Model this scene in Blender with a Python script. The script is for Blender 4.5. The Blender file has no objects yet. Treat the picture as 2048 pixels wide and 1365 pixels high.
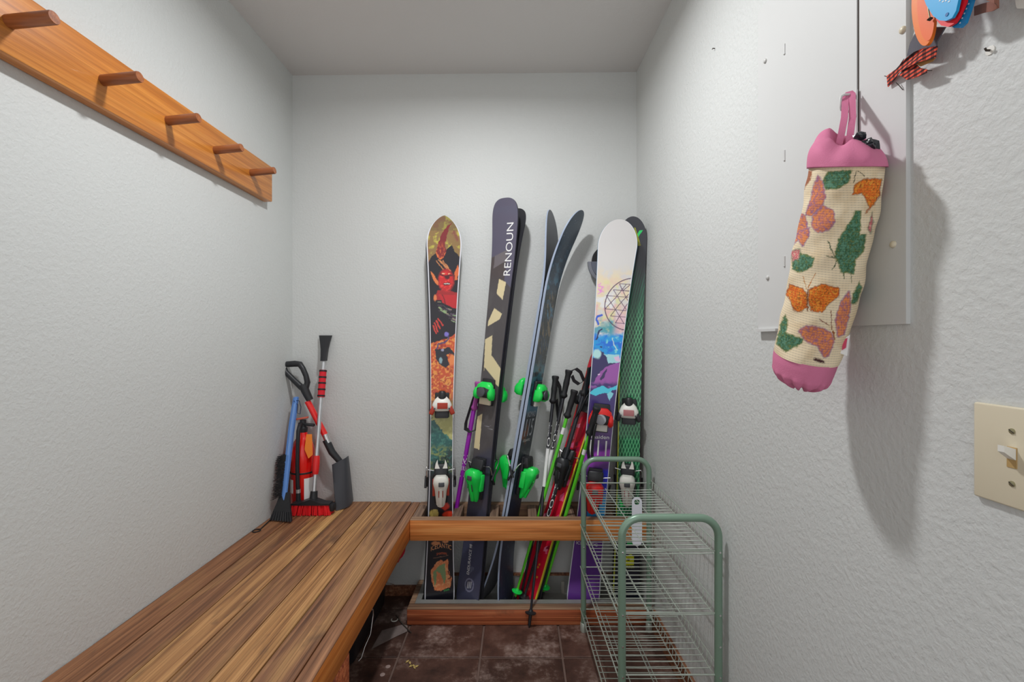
import bpy, bmesh, math, random
import numpy as np
from mathutils import Vector, Matrix
random.seed(7); np.random.seed(7)
S = bpy.context.scene
COL = S.collection
R = math.radians

# ------------------------------------------------------------------ camera, light, exposure
F, CX, CY = 910.0, 1037.0, 680.0          # focal length / principal point in pixels of a 2048x1365 frame
H, D = 1.185, 2.116                        # camera height, distance to the back wall (metres)
XL = -1.051                                # left wall
FL = 0.03                                  # the right wall flares out slightly towards the camera
XR0 = 0.549                                # right wall at the back corner
def XW(y): return XR0 + FL * (D - y)

cam = bpy.data.cameras.new('camera'); camo = bpy.data.objects.new('camera', cam); COL.objects.link(camo)
cam.sensor_width = 36; cam.lens = 36 * F / 2048
cam.shift_x = (1024 - CX) / 2048; cam.shift_y = (CY - 682.5) / 2048
cam.clip_start = 0.01
camo.location = (0, 0, H); camo.rotation_euler = (R(90), 0, 0)
S.camera = camo

w = bpy.data.worlds.new('world'); S.world = w; w.use_nodes = True
bg = w.node_tree.nodes['Background']
bg.inputs[0].default_value = (0.97, 0.98, 1.0, 1); bg.inputs[1].default_value = 0.92

LAMP = Vector((-0.17, 1.20, 2.385))
la = bpy.data.lights.new('ceiling_lamp_light', 'AREA'); la.shape = 'DISK'; la.size = 0.11; la.energy = 14.8; la.spread = R(172)
la.color = (0.97, 0.985, 1.0)
lo = bpy.data.objects.new('ceiling_lamp_light', la); COL.objects.link(lo)
lo.location = LAMP

S.view_settings.view_transform = 'Standard'; S.view_settings.look = 'None'
S.view_settings.exposure = 0.04; S.view_settings.gamma = 1.0
S.view_settings.use_curve_mapping = False

# ------------------------------------------------------------------ helpers
def lin(v):
    v = v / 255.0
    return v / 12.92 if v <= 0.04045 else ((v + 0.055) / 1.055) ** 2.4
def C(r, g, b, k=1.25):
    return (min(lin(r) * k, 0.9), min(lin(g) * k, 0.9), min(lin(b) * k, 0.9), 1.0)
def P(px, py, d):
    return Vector(((px - CX) / F * d, d, H - (py - CY) / F * d))
def PZ(px, py, z):                        # pixel on the horizontal plane z
    d = F * (H - z) / (py - CY); return P(px, py, d)
def PR(px, py, off=0.0):                  # pixel on the right wall, off metres into the room
    d = (XR0 + FL * D - off) / ((px - CX) / F + FL); return P(px, py, d)
def PL(px, py, x):                        # pixel on the plane X = x
    d = x * F / (px - CX); return P(px, py, d)
def proj(v):
    return CX + F * v[:, 0] / v[:, 1], CY - F * (v[:, 2] - H) / v[:, 1]

W = {}
def link(o): COL.objects.link(o); return o
def tag(o, label, cat, group=None, kind=None):
    o['label'] = label; o['category'] = cat
    if group: o['group'] = group
    if kind: o['kind'] = kind
    return o
def thing(name, label, cat, loc=(0, 0, 0), group=None, M=None):
    o = bpy.data.objects.new(name, None); link(o)
    m = M if M is not None else Matrix.Translation(Vector(loc))
    o.matrix_basis = m; o.empty_display_size = 0.02; W[o] = m.copy()
    return tag(o, label, cat, group)

class MB:
    def __init__(s): s.v = []; s.f = []; s.m = []
    def add(s, vs, fs, mi=0):
        b = len(s.v); s.v += [Vector(v) for v in vs]
        s.f += [tuple(i + b for i in f) for f in fs]; s.m += [mi] * len(fs); return s
    def box(s, a, b, mi=0):
        x0, y0, z0 = a; x1, y1, z1 = b
        return s.add([(x0,y0,z0),(x1,y0,z0),(x1,y1,z0),(x0,y1,z0),(x0,y0,z1),(x1,y0,z1),(x1,y1,z1),(x0,y1,z1)],
                     [(0,3,2,1),(4,5,6,7),(0,1,5,4),(1,2,6,5),(2,3,7,6),(3,0,4,7)], mi)
    def rbox(s, c, h, bev=0.003, M=None, seg=2, mi=0, taper=None):
        bm = bmesh.new(); bmesh.ops.create_cube(bm, size=2)
        for v in bm.verts:
            v.co = Vector((v.co.x * h[0], v.co.y * h[1], v.co.z * h[2]))
            if taper and v.co.z > 0: v.co.x *= taper[0]; v.co.y *= taper[1]
        if bev > 0:
            bmesh.ops.bevel(bm, geom=bm.edges[:], offset=min(bev, min(h) * 0.95), segments=seg, affect='EDGES', profile=0.5)
        M = M or Matrix.Identity(3)
        bm.verts.index_update()
        s.add([M @ v.co + Vector(c) for v in bm.verts], [tuple(v.index for v in f.verts) for f in bm.faces], mi)
        bm.free(); return s
    def ring_frame(s, pts, i):
        a = pts[max(i - 1, 0)]; b = pts[min(i + 1, len(pts) - 1)]
        return (b - a).normalized()
    def tube(s, pts, r, n=8, cap=True, mi=0, squash=None):
        pts = [Vector(p) for p in pts]; rs = r if isinstance(r, (list, tuple)) else [r] * len(pts)
        t0 = s.ring_frame(pts, 0); ref = Vector((0, 0, 1)) if abs(t0.z) < 0.9 else Vector((1, 0, 0))
        nrm = t0.cross(ref).normalized(); rings = []
        for i, p in enumerate(pts):
            t = s.ring_frame(pts, i); nrm = (nrm - t * nrm.dot(t)).normalized(); bn = t.cross(nrm)
            rings.append([p + (nrm * math.cos(2*math.pi*k/n) + bn * math.sin(2*math.pi*k/n)) * rs[i] for k in range(n)])
        return s.loft(rings, cap, mi)
    def loft(s, rings, cap=True, mi=0, closed=True):
        n = len(rings[0]); vs = [p for r in rings for p in r]; fs = []
        for i in range(len(rings) - 1):
            for k in range(n if closed else n - 1):
                k2 = (k + 1) % n
                fs.append((i*n+k, i*n+k2, (i+1)*n+k2, (i+1)*n+k))
        if cap and closed:
            fs.append(tuple(range(n - 1, -1, -1))); fs.append(tuple((len(rings)-1)*n + k for k in range(n)))
        return s.add(vs, fs, mi)
    def lathe(s, prof, o, ax, n=16, mi=0, cap=True):
        ax = Vector(ax).normalized(); o = Vector(o)
        ref = Vector((0, 1, 0)) if abs(ax.y) < 0.9 else Vector((1, 0, 0))
        u = ax.cross(ref).normalized(); v = ax.cross(u)
        return s.loft([[o + ax*h + (u*math.cos(2*math.pi*k/n) + v*math.sin(2*math.pi*k/n))*max(r, 1e-5) for k in range(n)] for r, h in prof], cap, mi)
    def prism(s, poly, off, mi=0):
        poly = [Vector(p) for p in poly]; off = Vector(off); n = len(poly)
        return s.add(poly + [p + off for p in poly],
                     [tuple(range(n - 1, -1, -1)), tuple(range(n, 2*n))] + [(i, (i+1) % n, n + (i+1) % n, n + i) for i in range(n)], mi)
    def ribbon(s, pts, wv, th=0.0012, mi=0):
        pts = [Vector(p) for p in pts]; n = len(pts); rings = []
        for i, p in enumerate(pts):
            t = s.ring_frame(pts, i); wd = wv[i] if isinstance(wv, list) else wv
            wd = Vector(wd); nn = t.cross(wd).normalized() * th
            rings.append([p + wd + nn, p - wd + nn, p - wd - nn, p + wd - nn])
        return s.loft(rings, True, mi)
    def mesh(s, name, parent=None):
        me = bpy.data.meshes.new(name)
        vs = s.v
        if parent is not None:
            inv = W[parent].inverted(); vs = [inv @ v for v in vs]
        me.from_pydata([tuple(v) for v in vs], [], s.f); return me
    def build(s, name, mats, parent=None, smooth=None, local=False):
        me = s.mesh(name, None if local else parent)
        if not isinstance(mats, (list, tuple)): mats = [mats]
        for m in mats: me.materials.append(m)
        if len(mats) > 1: me.polygons.foreach_set('material_index', s.m)
        bm = bmesh.new(); bm.from_mesh(me); bmesh.ops.recalc_face_normals(bm, faces=bm.faces); bm.to_mesh(me); bm.free()
        if smooth:
            me.polygons.foreach_set('use_smooth', [True] * len(me.polygons)); me.set_sharp_from_angle(angle=R(smooth))
        o = bpy.data.objects.new(name, me); link(o)
        if parent is not None: o.parent = parent; W[o] = W[parent]
        else: W[o] = Matrix.Identity(4)
        return o
def worn_top(o, m2):
    o.data.materials.append(m2)
    for p_ in o.data.polygons:
        if p_.normal.z > 0.3: p_.material_index = 1
def struct(o):
    o['kind'] = 'structure'; return o

# ------------------------------------------------------------------ materials
def nmat(name):
    m = bpy.data.materials.new(name); m.use_nodes = True
    nt = m.node_tree; return m, nt, nt.nodes['Principled BSDF']
def mat(name, col, rough=0.5, metal=0.0, bump=0.0, bscale=200.0, vary=0.0, vscale=20.0, coat=0.0, trans=0.0, emit=None):
    m, nt, b = nmat(name)
    b.inputs['Base Color'].default_value = col; b.inputs['Roughness'].default_value = rough; b.inputs['Metallic'].default_value = metal
    if coat: b.inputs['Coat Weight'].default_value = coat
    if emit: b.inputs['Emission Color'].default_value = col; b.inputs['Emission Strength'].default_value = emit
    tc = nt.nodes.new('ShaderNodeTexCoord')
    if vary:
        n = nt.nodes.new('ShaderNodeTexNoise'); n.inputs['Scale'].default_value = vscale; n.inputs['Detail'].default_value = 5
        nt.links.new(tc.outputs['Object'], n.inputs['Vector'])
        mx = nt.nodes.new('ShaderNodeMix'); mx.data_type = 'RGBA'
        mx.inputs['A'].default_value = tuple(c * (1 - vary) for c in col[:3]) + (1,); mx.inputs['B'].default_value = tuple(min(c * (1 + vary), 1) for c in col[:3]) + (1,)
        nt.links.new(n.outputs['Fac'], mx.inputs['Factor']); nt.links.new(mx.outputs['Result'], b.inputs['Base Color'])
    if bump:
        n = nt.nodes.new('ShaderNodeTexNoise'); n.inputs['Scale'].default_value = bscale; n.inputs['Detail'].default_value = 3
        nt.links.new(tc.outputs['Object'], n.inputs['Vector'])
        bp = nt.nodes.new('ShaderNodeBump'); bp.inputs['Strength'].default_value = bump; bp.inputs['Distance'].default_value = 0.002
        nt.links.new(n.outputs['Fac'], bp.inputs['Height']); nt.links.new(bp.outputs['Normal'], b.inputs['Normal'])
    return m
def ramp(nt, stops):
    r = nt.nodes.new('ShaderNodeValToRGB'); e = r.color_ramp.elements
    while len(e) < len(stops): e.new(0.5)
    for i, (p, c) in enumerate(stops): e[i].position = p; e[i].color = c
    return r
def wall_mat(name, col, bstr=0.34, scale=110.0):
    m, nt, b = nmat(name); b.inputs['Roughness'].default_value = 0.6
    tc = nt.nodes.new('ShaderNodeTexCoord')
    n1 = nt.nodes.new('ShaderNodeTexNoise'); n1.inputs['Scale'].default_value = scale; n1.inputs['Detail'].default_value = 4; n1.inputs['Roughness'].default_value = 0.55
    n1.inputs['Distortion'].default_value = 0.15
    n2 = nt.nodes.new('ShaderNodeTexNoise'); n2.inputs['Scale'].default_value = 1.7; n2.inputs['Detail'].default_value = 4
    for n in (n1, n2): nt.links.new(tc.outputs['Object'], n.inputs['Vector'])
    rp = ramp(nt, [(0.36, (0, 0, 0, 1)), (0.66, (1, 1, 1, 1))]); nt.links.new(n1.outputs['Fac'], rp.inputs['Fac'])
    bp = nt.nodes.new('ShaderNodeBump'); bp.inputs['Strength'].default_value = bstr; bp.inputs['Distance'].default_value = 0.0016
    nt.links.new(rp.outputs['Color'], bp.inputs['Height']); nt.links.new(bp.outputs['Normal'], b.inputs['Normal'])
    mx = nt.nodes.new('ShaderNodeMix'); mx.data_type = 'RGBA'
    mx.inputs['A'].default_value = tuple(c * 0.965 for c in col[:3]) + (1,); mx.inputs['B'].default_value = tuple(min(1, c * 1.03) for c in col[:3]) + (1,)
    nt.links.new(n2.outputs['Fac'], mx.inputs['Factor']); nt.links.new(mx.outputs['Result'], b.inputs['Base Color'])
    return m
def wood_mat(name, dark, mid, light, axis=1, rough=0.55, worn=0.0, wornc=None, ring=1.0, vary=0.0, coat=0.0, stain=0.0):
    m, nt, b = nmat(name); b.inputs['Roughness'].default_value = rough; b.inputs['Coat Weight'].default_value = coat
    tc = nt.nodes.new('ShaderNodeTexCoord'); oi = nt.nodes.new('ShaderNodeObjectInfo')
    mul = nt.nodes.new('ShaderNodeVectorMath'); mul.operation = 'MULTIPLY_ADD'
    cmb = nt.nodes.new('ShaderNodeCombineXYZ')
    for i in range(3): nt.links.new(oi.outputs['Random'], cmb.inputs[i])
    mul.inputs[1].default_value = (37.0, 53.0, 29.0)
    nt.links.new(cmb.outputs[0], mul.inputs[0]); nt.links.new(tc.outputs['Object'], mul.inputs[2])
    def nz(sc_across, sc_along, detail=5, dist=0.3):
        mp = nt.nodes.new('ShaderNodeMapping'); sv = [sc_across] * 3; sv[axis] = sc_along
        mp.inputs['Scale'].default_value = sv
        nt.links.new(mul.outputs[0], mp.inputs['Vector'])
        n = nt.nodes.new('ShaderNodeTexNoise'); n.inputs['Scale'].default_value = 1; n.inputs['Detail'].default_value = detail; n.inputs['Distortion'].default_value = dist
        nt.links.new(mp.outputs['Vector'], n.inputs['Vector']); return n
    g = nz(85, 2.6, 6, 0.3); f = nz(300, 1.6, 2, 0.05); big = nz(9, 1.6, 5, 0.8)
    rp = ramp(nt, [(0.32, dark), (0.5, mid), (0.68, light)]); nt.links.new(g.outputs['Fac'], rp.inputs['Fac'])
    rf = ramp(nt, [(0.40, (0.45, 0.40, 0.36, 1)), (0.54, (1, 1, 1, 1))]); nt.links.new(f.outputs['Fac'], rf.inputs['Fac'])
    mx = nt.nodes.new('ShaderNodeMix'); mx.data_type = 'RGBA'; mx.blend_type = 'MULTIPLY'; mx.inputs['Factor'].default_value = 0.55 * ring
    nt.links.new(rp.outputs['Color'], mx.inputs['A']); nt.links.new(rf.outputs['Color'], mx.inputs['B'])
    out = mx
    if worn:
        rw = ramp(nt, [(0.5, (0, 0, 0, 1)), (0.62, (worn, worn, worn, 1))])
        add = nt.nodes.new('ShaderNodeMath'); add.operation = 'MULTIPLY_ADD'; add.inputs[1].default_value = vary; 
        sub = nt.nodes.new('ShaderNodeMath'); sub.operation = 'SUBTRACT'; sub.inputs[1].default_value = 0.5
        nt.links.new(oi.outputs['Random'], sub.inputs[0]); nt.links.new(sub.outputs[0], add.inputs[0]); nt.links.new(big.outputs['Fac'], add.inputs[2])
        nt.links.new(add.outputs[0], rw.inputs['Fac'])
        m2 = nt.nodes.new('ShaderNodeMix'); m2.data_type = 'RGBA'; nt.links.new(rw.outputs['Color'], m2.inputs['Factor'])
        wl = nt.nodes.new('ShaderNodeMix'); wl.data_type = 'RGBA'; wl.blend_type = 'MULTIPLY'; wl.inputs['Factor'].default_value = 0.6; wl.inputs['A'].default_value = wornc
        nt.links.new(rf.outputs['Color'], wl.inputs['B'])
        nt.links.new(out.outputs['Result'], m2.inputs['A']); nt.links.new(wl.outputs['Result'], m2.inputs['B']); out = m2
    if stain:
        st = nz(14, 5, 6, 1.0); rs = ramp(nt, [(0.60, (0, 0, 0, 1)), (0.72, (stain, stain, stain, 1))]); nt.links.new(st.outputs['Fac'], rs.inputs['Fac'])
        m3 = nt.nodes.new('ShaderNodeMix'); m3.data_type = 'RGBA'; m3.inputs['B'].default_value = C(78, 56, 42)
        nt.links.new(rs.outputs['Color'], m3.inputs['Factor']); nt.links.new(out.outputs['Result'], m3.inputs['A']); out = m3
    nt.links.new(out.outputs['Result'], b.inputs['Base Color'])
    bp = nt.nodes.new('ShaderNodeBump'); bp.inputs['Strength'].default_value = 0.25; bp.inputs['Distance'].default_value = 0.001
    nt.links.new(f.outputs['Fac'], bp.inputs['Height']); nt.links.new(bp.outputs['Normal'], b.inputs['Normal'])
    return m
def tile_mat():
    m, nt, b = nmat('slate_tile'); b.inputs['Roughness'].default_value = 0.5
    tc = nt.nodes.new('ShaderNodeTexCoord'); oi = nt.nodes.new('ShaderNodeObjectInfo')
    n1 = nt.nodes.new('ShaderNodeTexNoise'); n1.inputs['Scale'].default_value = 9; n1.inputs['Detail'].default_value = 8; n1.inputs['Roughness'].default_value = 0.65
    n2 = nt.nodes.new('ShaderNodeTexNoise'); n2.inputs['Scale'].default_value = 4.5; n2.inputs['Detail'].default_value = 9; n2.inputs['Roughness'].default_value = 0.72
    n3 = nt.nodes.new('ShaderNodeTexNoise'); n3.inputs['Scale'].default_value = 60; n3.inputs['Detail'].default_value = 5
    geo = nt.nodes.new('ShaderNodeNewGeometry')
    for n in (n1, n2, n3): nt.links.new(geo.outputs['Position'], n.inputs['Vector'])
    r1 = ramp(nt, [(0.3, C(50, 33, 28)), (0.5, C(82, 56, 47)), (0.72, C(112, 86, 76))]); nt.links.new(n1.outputs['Fac'], r1.inputs['Fac'])
    hs = nt.nodes.new('ShaderNodeHueSaturation'); nt.links.new(r1.outputs['Color'], hs.inputs['Color'])
    mr = nt.nodes.new('ShaderNodeMapRange'); mr.inputs['To Min'].default_value = 0.72; mr.inputs['To Max'].default_value = 1.15
    nt.links.new(oi.outputs['Random'], mr.inputs['Value']); nt.links.new(mr.outputs[0], hs.inputs['Value'])
    r2 = ramp(nt, [(0.50, (0, 0, 0, 1)), (0.68, (0.85, 0.85, 0.85, 1))]); nt.links.new(n2.outputs['Fac'], r2.inputs['Fac'])
    r3 = ramp(nt, [(0.35, (0.1, 0.1, 0.1, 1)), (0.65, (1, 1, 1, 1))]); nt.links.new(n3.outputs['Fac'], r3.inputs['Fac'])
    mm = nt.nodes.new('ShaderNodeMix'); mm.data_type = 'RGBA'; mm.blend_type = 'MULTIPLY'; mm.inputs['Factor'].default_value = 1
    nt.links.new(r2.outputs['Color'], mm.inputs['A']); nt.links.new(r3.outputs['Color'], mm.inputs['B'])
    mx = nt.nodes.new('ShaderNodeMix'); mx.data_type = 'RGBA'; mx.inputs['B'].default_value = C(168, 150, 142)
    nt.links.new(mm.outputs['Result'], mx.inputs['Factor']); nt.links.new(hs.outputs['Color'], mx.inputs['A'])
    nt.links.new(mx.outputs['Result'], b.inputs['Base Color'])
    bp = nt.nodes.new('ShaderNodeBump'); bp.inputs['Strength'].default_value = 0.4; bp.inputs['Distance'].default_value = 0.004
    nt.links.new(n1.outputs['Fac'], bp.inputs['Height']); nt.links.new(bp.outputs['Normal'], b.inputs['Normal'])
    return m
def paint_mat(name, rough=0.3, coat=0.3, weave=False):
    m, nt, b = nmat(name); b.inputs['Roughness'].default_value = rough; b.inputs['Coat Weight'].default_value = coat
    a = nt.nodes.new('ShaderNodeAttribute'); a.attribute_name = 'Col'; nt.links.new(a.outputs['Color'], b.inputs['Base Color'])
    return m

M_wall = wall_mat('wall_paint', (0.655, 0.67, 0.655, 1))
M_wallr = wall_mat('wall_paint_right', (0.655, 0.67, 0.655, 1), 0.42, 95)
M_ceil = wall_mat('ceiling_paint', (0.69, 0.67, 0.655, 1), 0.12, 80)
M_grout = mat('grout', C(104, 84, 76), 0.9, bump=0.5, bscale=90, vary=0.3, vscale=30)
M_tile = tile_mat()
BD = [(C(104, 66, 42), C(130, 86, 56), C(150, 104, 70), 0.25, 0.9), (C(98, 64, 42), C(126, 84, 56), C(146, 104, 72), 0.55, 1.0), (C(104, 68, 44), C(150, 106, 66), C(180, 134, 86), 1.0, 0.8),
      (C(100, 66, 44), C(130, 90, 60), C(154, 110, 74), 0.55, 1.1), (C(128, 88, 54), C(164, 118, 72), C(188, 142, 92), 1.0, 1.3), (C(96, 64, 44), C(126, 86, 60), C(152, 108, 76), 0.45, 1.2)]
M_benches = [wood_mat('bench_wood', a_, b_, c_, 1, 0.55, w_, C(192, 148, 94), r_, 0.0, stain=0.7) for a_, b_, c_, w_, r_ in BD]
M_apron = wood_mat('apron_wood', C(160, 88, 34), C(186, 108, 44), C(202, 128, 60), 1, 0.5, ring=0.3)
M_aprontop = wood_mat('apron_top_wood', C(104, 68, 46), C(134, 92, 64), C(160, 114, 80), 1, 0.55)
M_rail = wood_mat('rail_wood', C(172, 100, 46), C(204, 128, 66), C(220, 150, 86), 0, 0.5, ring=0.5)
M_top = wood_mat('rail_top_wood', C(112, 84, 66), C(140, 108, 84), C(165, 134, 106), 0, 0.6)
M_div = wood_mat('divider_wood', C(92, 70, 58), C(122, 98, 82), C(150, 124, 104), 1, 0.65, stain=0.5)
M_curb = wood_mat('curb_wood', C(130, 62, 36), C(170, 90, 54), C(192, 118, 76), 0, 0.5, stain=0.6)
M_coat = wood_mat('coat_rail_wood', C(168, 98, 34), C(188, 116, 44), C(204, 134, 58), 1, 0.4, ring=0.45, coat=0.25)
M_peg = wood_mat('peg_wood', C(120, 66, 32), C(140, 80, 42), C(160, 96, 54), 0, 0.45, ring=0.4, coat=0.2)
M_base = wood_mat('baseboard_wood', C(100, 58, 36), C(132, 82, 54), C(165, 120, 92), 1, 0.55)
M_black = mat('black_plastic', C(34, 35, 38), 0.42, bump=0.05)
M_black2 = mat('black_rubber', C(26, 26, 29), 0.6, bump=0.1)
M_dgrey = mat('dark_grey_plastic', C(66, 68, 72), 0.5)
M_white = mat('white_plastic', C(226, 224, 216, 1.1), 0.4)
M_red = mat('red_plastic', C(205, 28, 26), 0.35, coat=0.2)
M_redd = mat('brick_red_plastic', C(160, 52, 34), 0.45)
M_redp = mat('red_paint_gloss', C(214, 20, 16), 0.22, coat=0.5)
M_green = mat('green_plastic', C(22, 205, 78), 0.35, coat=0.2)
M_chrome = mat('bright_steel', (0.72, 0.72, 0.72, 1), 0.25, 1.0)
M_alu = mat('brushed_aluminium', (0.72, 0.73, 0.75, 1), 0.35, 0.85, vary=0.1, vscale=60)
M_steel = mat('galvanised_steel', C(150, 150, 146), 0.5, 0.4, vary=0.3, vscale=14)
M_sage = mat('sage_green_enamel', C(118, 144, 126), 0.35, 0.25, coat=0.25)
M_wire = mat('sage_wire', C(170, 178, 168), 0.35, 0.4)
M_panel = mat('painted_metal', (0.66, 0.665, 0.655, 1), 0.5, bump=0.06, bscale=60)
M_gap = mat('dark_gap', C(60, 52, 46), 0.8)
M_pink = mat('pink_cotton', C(192, 108, 140), 0.85, bump=0.25, bscale=500)
M_blkbag = mat('black_film', C(30, 32, 38), 0.3)
M_ivory = mat('ivory_plastic', C(208, 198, 174, 1.15), 0.4)
M_brass = mat('screw_metal', C(150, 145, 115), 0.35, 0.7)
M_blue = mat('blue_plastic', C(86, 128, 192), 0.4)
M_cyan = mat('cyan_silicone', C(12, 150, 205), 0.45)
M_orange = mat('orange_silicone', C(248, 110, 12), 0.4)
M_bred = mat('bright_red_silicone', C(240, 20, 35), 0.4)
M_gweb = mat('grey_webbing', C(92, 92, 100), 0.9, bump=0.4, bscale=600)
M_lamp = mat('lamp_glass', (1, 0.97, 0.93, 1), 0.4, emit=6.0)

# ------------------------------------------------------------------ room shell
YB = -0.7
o = MB().box((XL, YB, -0.06), (0.80, D, -0.004)).build('floor', M_grout); struct(o); floor = o
tx0, ty0, tp = -0.1427, 1.6955, 0.307
tm = MB().rbox((0, 0, -0.004), (tp/2 - 0.004, tp/2 - 0.004, 0.005), 0.002, seg=1).mesh('tile'); tm.materials.append(M_tile)
for i in range(-4, 3):
    for j in range(-10, 2):
        x0 = tx0 + i * tp; y0 = ty0 + j * tp
        xa, xb = max(x0 + 0.004, XL), min(x0 + tp - 0.004, 0.55)
        ya, yb = max(y0 + 0.004, YB), min(y0 + tp - 0.004, D)
        if xb - xa < 0.02 or yb - ya < 0.02: continue
        t = bpy.data.objects.new('tile', tm); link(t); t.parent = floor
        t.location = ((xa + xb)/2, (ya + yb)/2, random.uniform(-0.0012, 0.0))
        t.scale = ((xb - xa)/(tp - 0.008), (yb - ya)/(tp - 0.008), 1)
ZC0, ZC1 = H + 529/430.0, H + 536/430.0
def zc(x): return ZC0 + (ZC1 - ZC0) * (x - XL) / (XR0 - XL)
m = MB(); a = XL - 0.12; b = 0.80
m.add([(a,YB,zc(a)),(b,YB,zc(b)),(b,D+0.1,zc(b)),(a,D+0.1,zc(a)),(a,YB,2.56),(b,YB,2.56),(b,D+0.1,2.56),(a,D+0.1,2.56)],
      [(0,3,2,1),(4,5,6,7),(0,1,5,4),(1,2,6,5),(2,3,7,6),(3,0,4,7)])
struct(m.build('ceiling', M_ceil))
struct(MB().box((XL - 0.12, YB, -0.06), (XL, D, 2.5)).build('wall_left', M_wall))
struct(MB().box((XL - 0.12, D, -0.06), (0.70, D + 0.1, 2.5)).build('wall_back', M_wall))
m = MB(); x1, x0 = XW(D), XW(YB)
m.prism([(x1, D, -0.06), (x0, YB, -0.06), (x0 + 0.12, YB, -0.06), (x1 + 0.12, D, -0.06)], (0, 0, 2.56))
wall_r = struct(m.build('wall_right', M_wallr))
struct(MB().box((XL, D - 0.013, 0), (-0.465, D, 0.045)).build('baseboard_back', M_base))
m = MB(); y1, y0 = 1.879, YB
m.prism([(XW(y1) - 0.012, y1, 0), (XW(y0) - 0.012, y0, 0), (XW(y0), y0, 0), (XW(y1), y1, 0)], (0, 0, 0.085))
struct(m.build('baseboard_right', M_base))

# ceiling lamp just above the frame
t = thing('ceiling_lamp', 'round flush white ceiling lamp above the bench, just out of view', 'lamp', (LAMP.x, LAMP.y, zc(LAMP.x)))
MB().lathe([(0.0, 0.0), (0.15, 0.0), (0.155, -0.012), (0.14, -0.018), (0, -0.018)], (LAMP.x, LAMP.y, zc(LAMP.x)), (0, 0, 1), 32).build('mounting_plate', M_white, t, 40)
MB().lathe([(0.0, -0.018), (0.125, -0.018), (0.12, -0.026), (0.07, -0.030), (0, -0.031)], (LAMP.x, LAMP.y, zc(LAMP.x)), (0, 0, 1), 32).build('diffuser', M_lamp, t, 60)

# ------------------------------------------------------------------ text cache
TXT = {}
def prep_text(strings):
    obs = []
    for s_ in strings:
        cu = bpy.data.curves.new('txt', 'FONT'); cu.body = s_; cu.align_x = 'CENTER'; cu.align_y = 'CENTER'; cu.resolution_u = 3
        o_ = bpy.data.objects.new('txt', cu); link(o_); obs.append((s_, o_))
    dg = bpy.context.evaluated_depsgraph_get()
    for s_, o_ in obs:
        me = bpy.data.meshes.new_from_object(o_.evaluated_get(dg))
        vs = [v.co.copy() for v in me.vertices]; fs = [tuple(p.vertices) for p in me.polygons]
        xs = [v.x for v in vs]; ys = [v.y for v in vs]
        cx, cy = (min(xs) + max(xs))/2, (min(ys) + max(ys))/2; wd, ht = max(xs) - min(xs), max(ys) - min(ys)
        TXT[s_] = ([((v.x - cx)/wd, (v.y - cy)/ht) for v in vs], fs)
        cu = o_.data; bpy.data.objects.remove(o_); bpy.data.curves.remove(cu); bpy.data.meshes.remove(me)
prep_text(['RENOUN', 'ENDURANCE 98', 'ICELANTIC', 'SHAMAN', 'NOMAD', '115', 'maiden', '111', 'SCOTT', 'LEKI', 'chickadee', 'X', 'PARR', 'KENDO'])

# ------------------------------------------------------------------ painting helpers (colour attributes)
_tab = np.random.rand(64, 64)
def vnoise(x, y):
    xi = np.floor(x).astype(int); yi = np.floor(y).astype(int); fx = x - xi; fy = y - yi
    fx = fx*fx*(3 - 2*fx); fy = fy*fy*(3 - 2*fy)
    g = lambda a, b: _tab[a % 64, b % 64]
    return (g(xi, yi)*(1-fx) + g(xi+1, yi)*fx)*(1-fy) + (g(xi, yi+1)*(1-fx) + g(xi+1, yi+1)*fx)*fy
def fbm(x, y, o=4):
    v = 0; a = 0.5; t = 0
    for i in range(o):
        v = v + a*vnoise(x*2**i + 17.3*i, y*2**i + 5.7*i); t += a; a *= 0.55
    return v/t
def sm(a, b, x): 
    t = np.clip((x - a)/(b - a), 0, 1); return t*t*(3 - 2*t)
class Paint:
    def __init__(s, X, Y): s.X, s.Y = X, Y; s.c = np.zeros((len(X), 3))
    def base(s, c): s.c[:] = c[:3]
    def mix(s, c, m):
        m = np.asarray(m, float)[:, None]; cc = np.asarray(c)[..., :3]; s.c = s.c*(1 - m) + cc*m
    def inpoly(s, pts):
        X, Y = s.X, s.Y; r = np.zeros(len(X), bool); n = len(pts)
        for i in range(n):
            x1, y1 = pts[i]; x2, y2 = pts[(i+1) % n]
            if y1 == y2: continue
            k = (y1 > Y) != (y2 > Y); r ^= k & (X < (x2 - x1)*(Y - y1)/(y2 - y1) + x1)
        return r.astype(float)
    def poly(s, c, pts, o=(0, 0), k=1.0, a=1.0):
        m = s.inpoly([(o[0] + x/k, o[1] + y/k) for x, y in pts]); s.mix(c, m*a); return m
    def ell(s, c, x, y, rx, ry, o=(0, 0), k=1.0, a=1.0, soft=0.25):
        x = o[0] + x/k; y = o[1] + y/k; d = np.hypot((s.X - x)/(rx/k), (s.Y - y)/(ry/k)); m = 1 - sm(1 - soft, 1 + soft, d); s.mix(c, m*a); return m
    def line(s, c, pts, wd, o=(0, 0), k=1.0, a=1.0):
        pts = [(o[0] + x/k, o[1] + y/k) for x, y in pts]; dm = np.full(len(s.X), 1e9)
        for (x1, y1), (x2, y2) in zip(pts[:-1], pts[1:]):
            dx, dy = x2 - x1, y2 - y1; L = dx*dx + dy*dy + 1e-9
            t = np.clip(((s.X - x1)*dx + (s.Y - y1)*dy)/L, 0, 1); dm = np.minimum(dm, np.hypot(s.X - x1 - t*dx, s.Y - y1 - t*dy))
        s.mix(c, (1 - sm(wd*0.6, wd*1.2, dm))*a)
def set_col(me, col):
    at = me.color_attributes.new('Col', 'FLOAT_COLOR', 'POINT')
    a = np.ones((len(me.vertices), 4), np.float32); a[:, :3] = np.clip(col, 0, 0.92); at.data.foreach_set('color', a.ravel())

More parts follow.
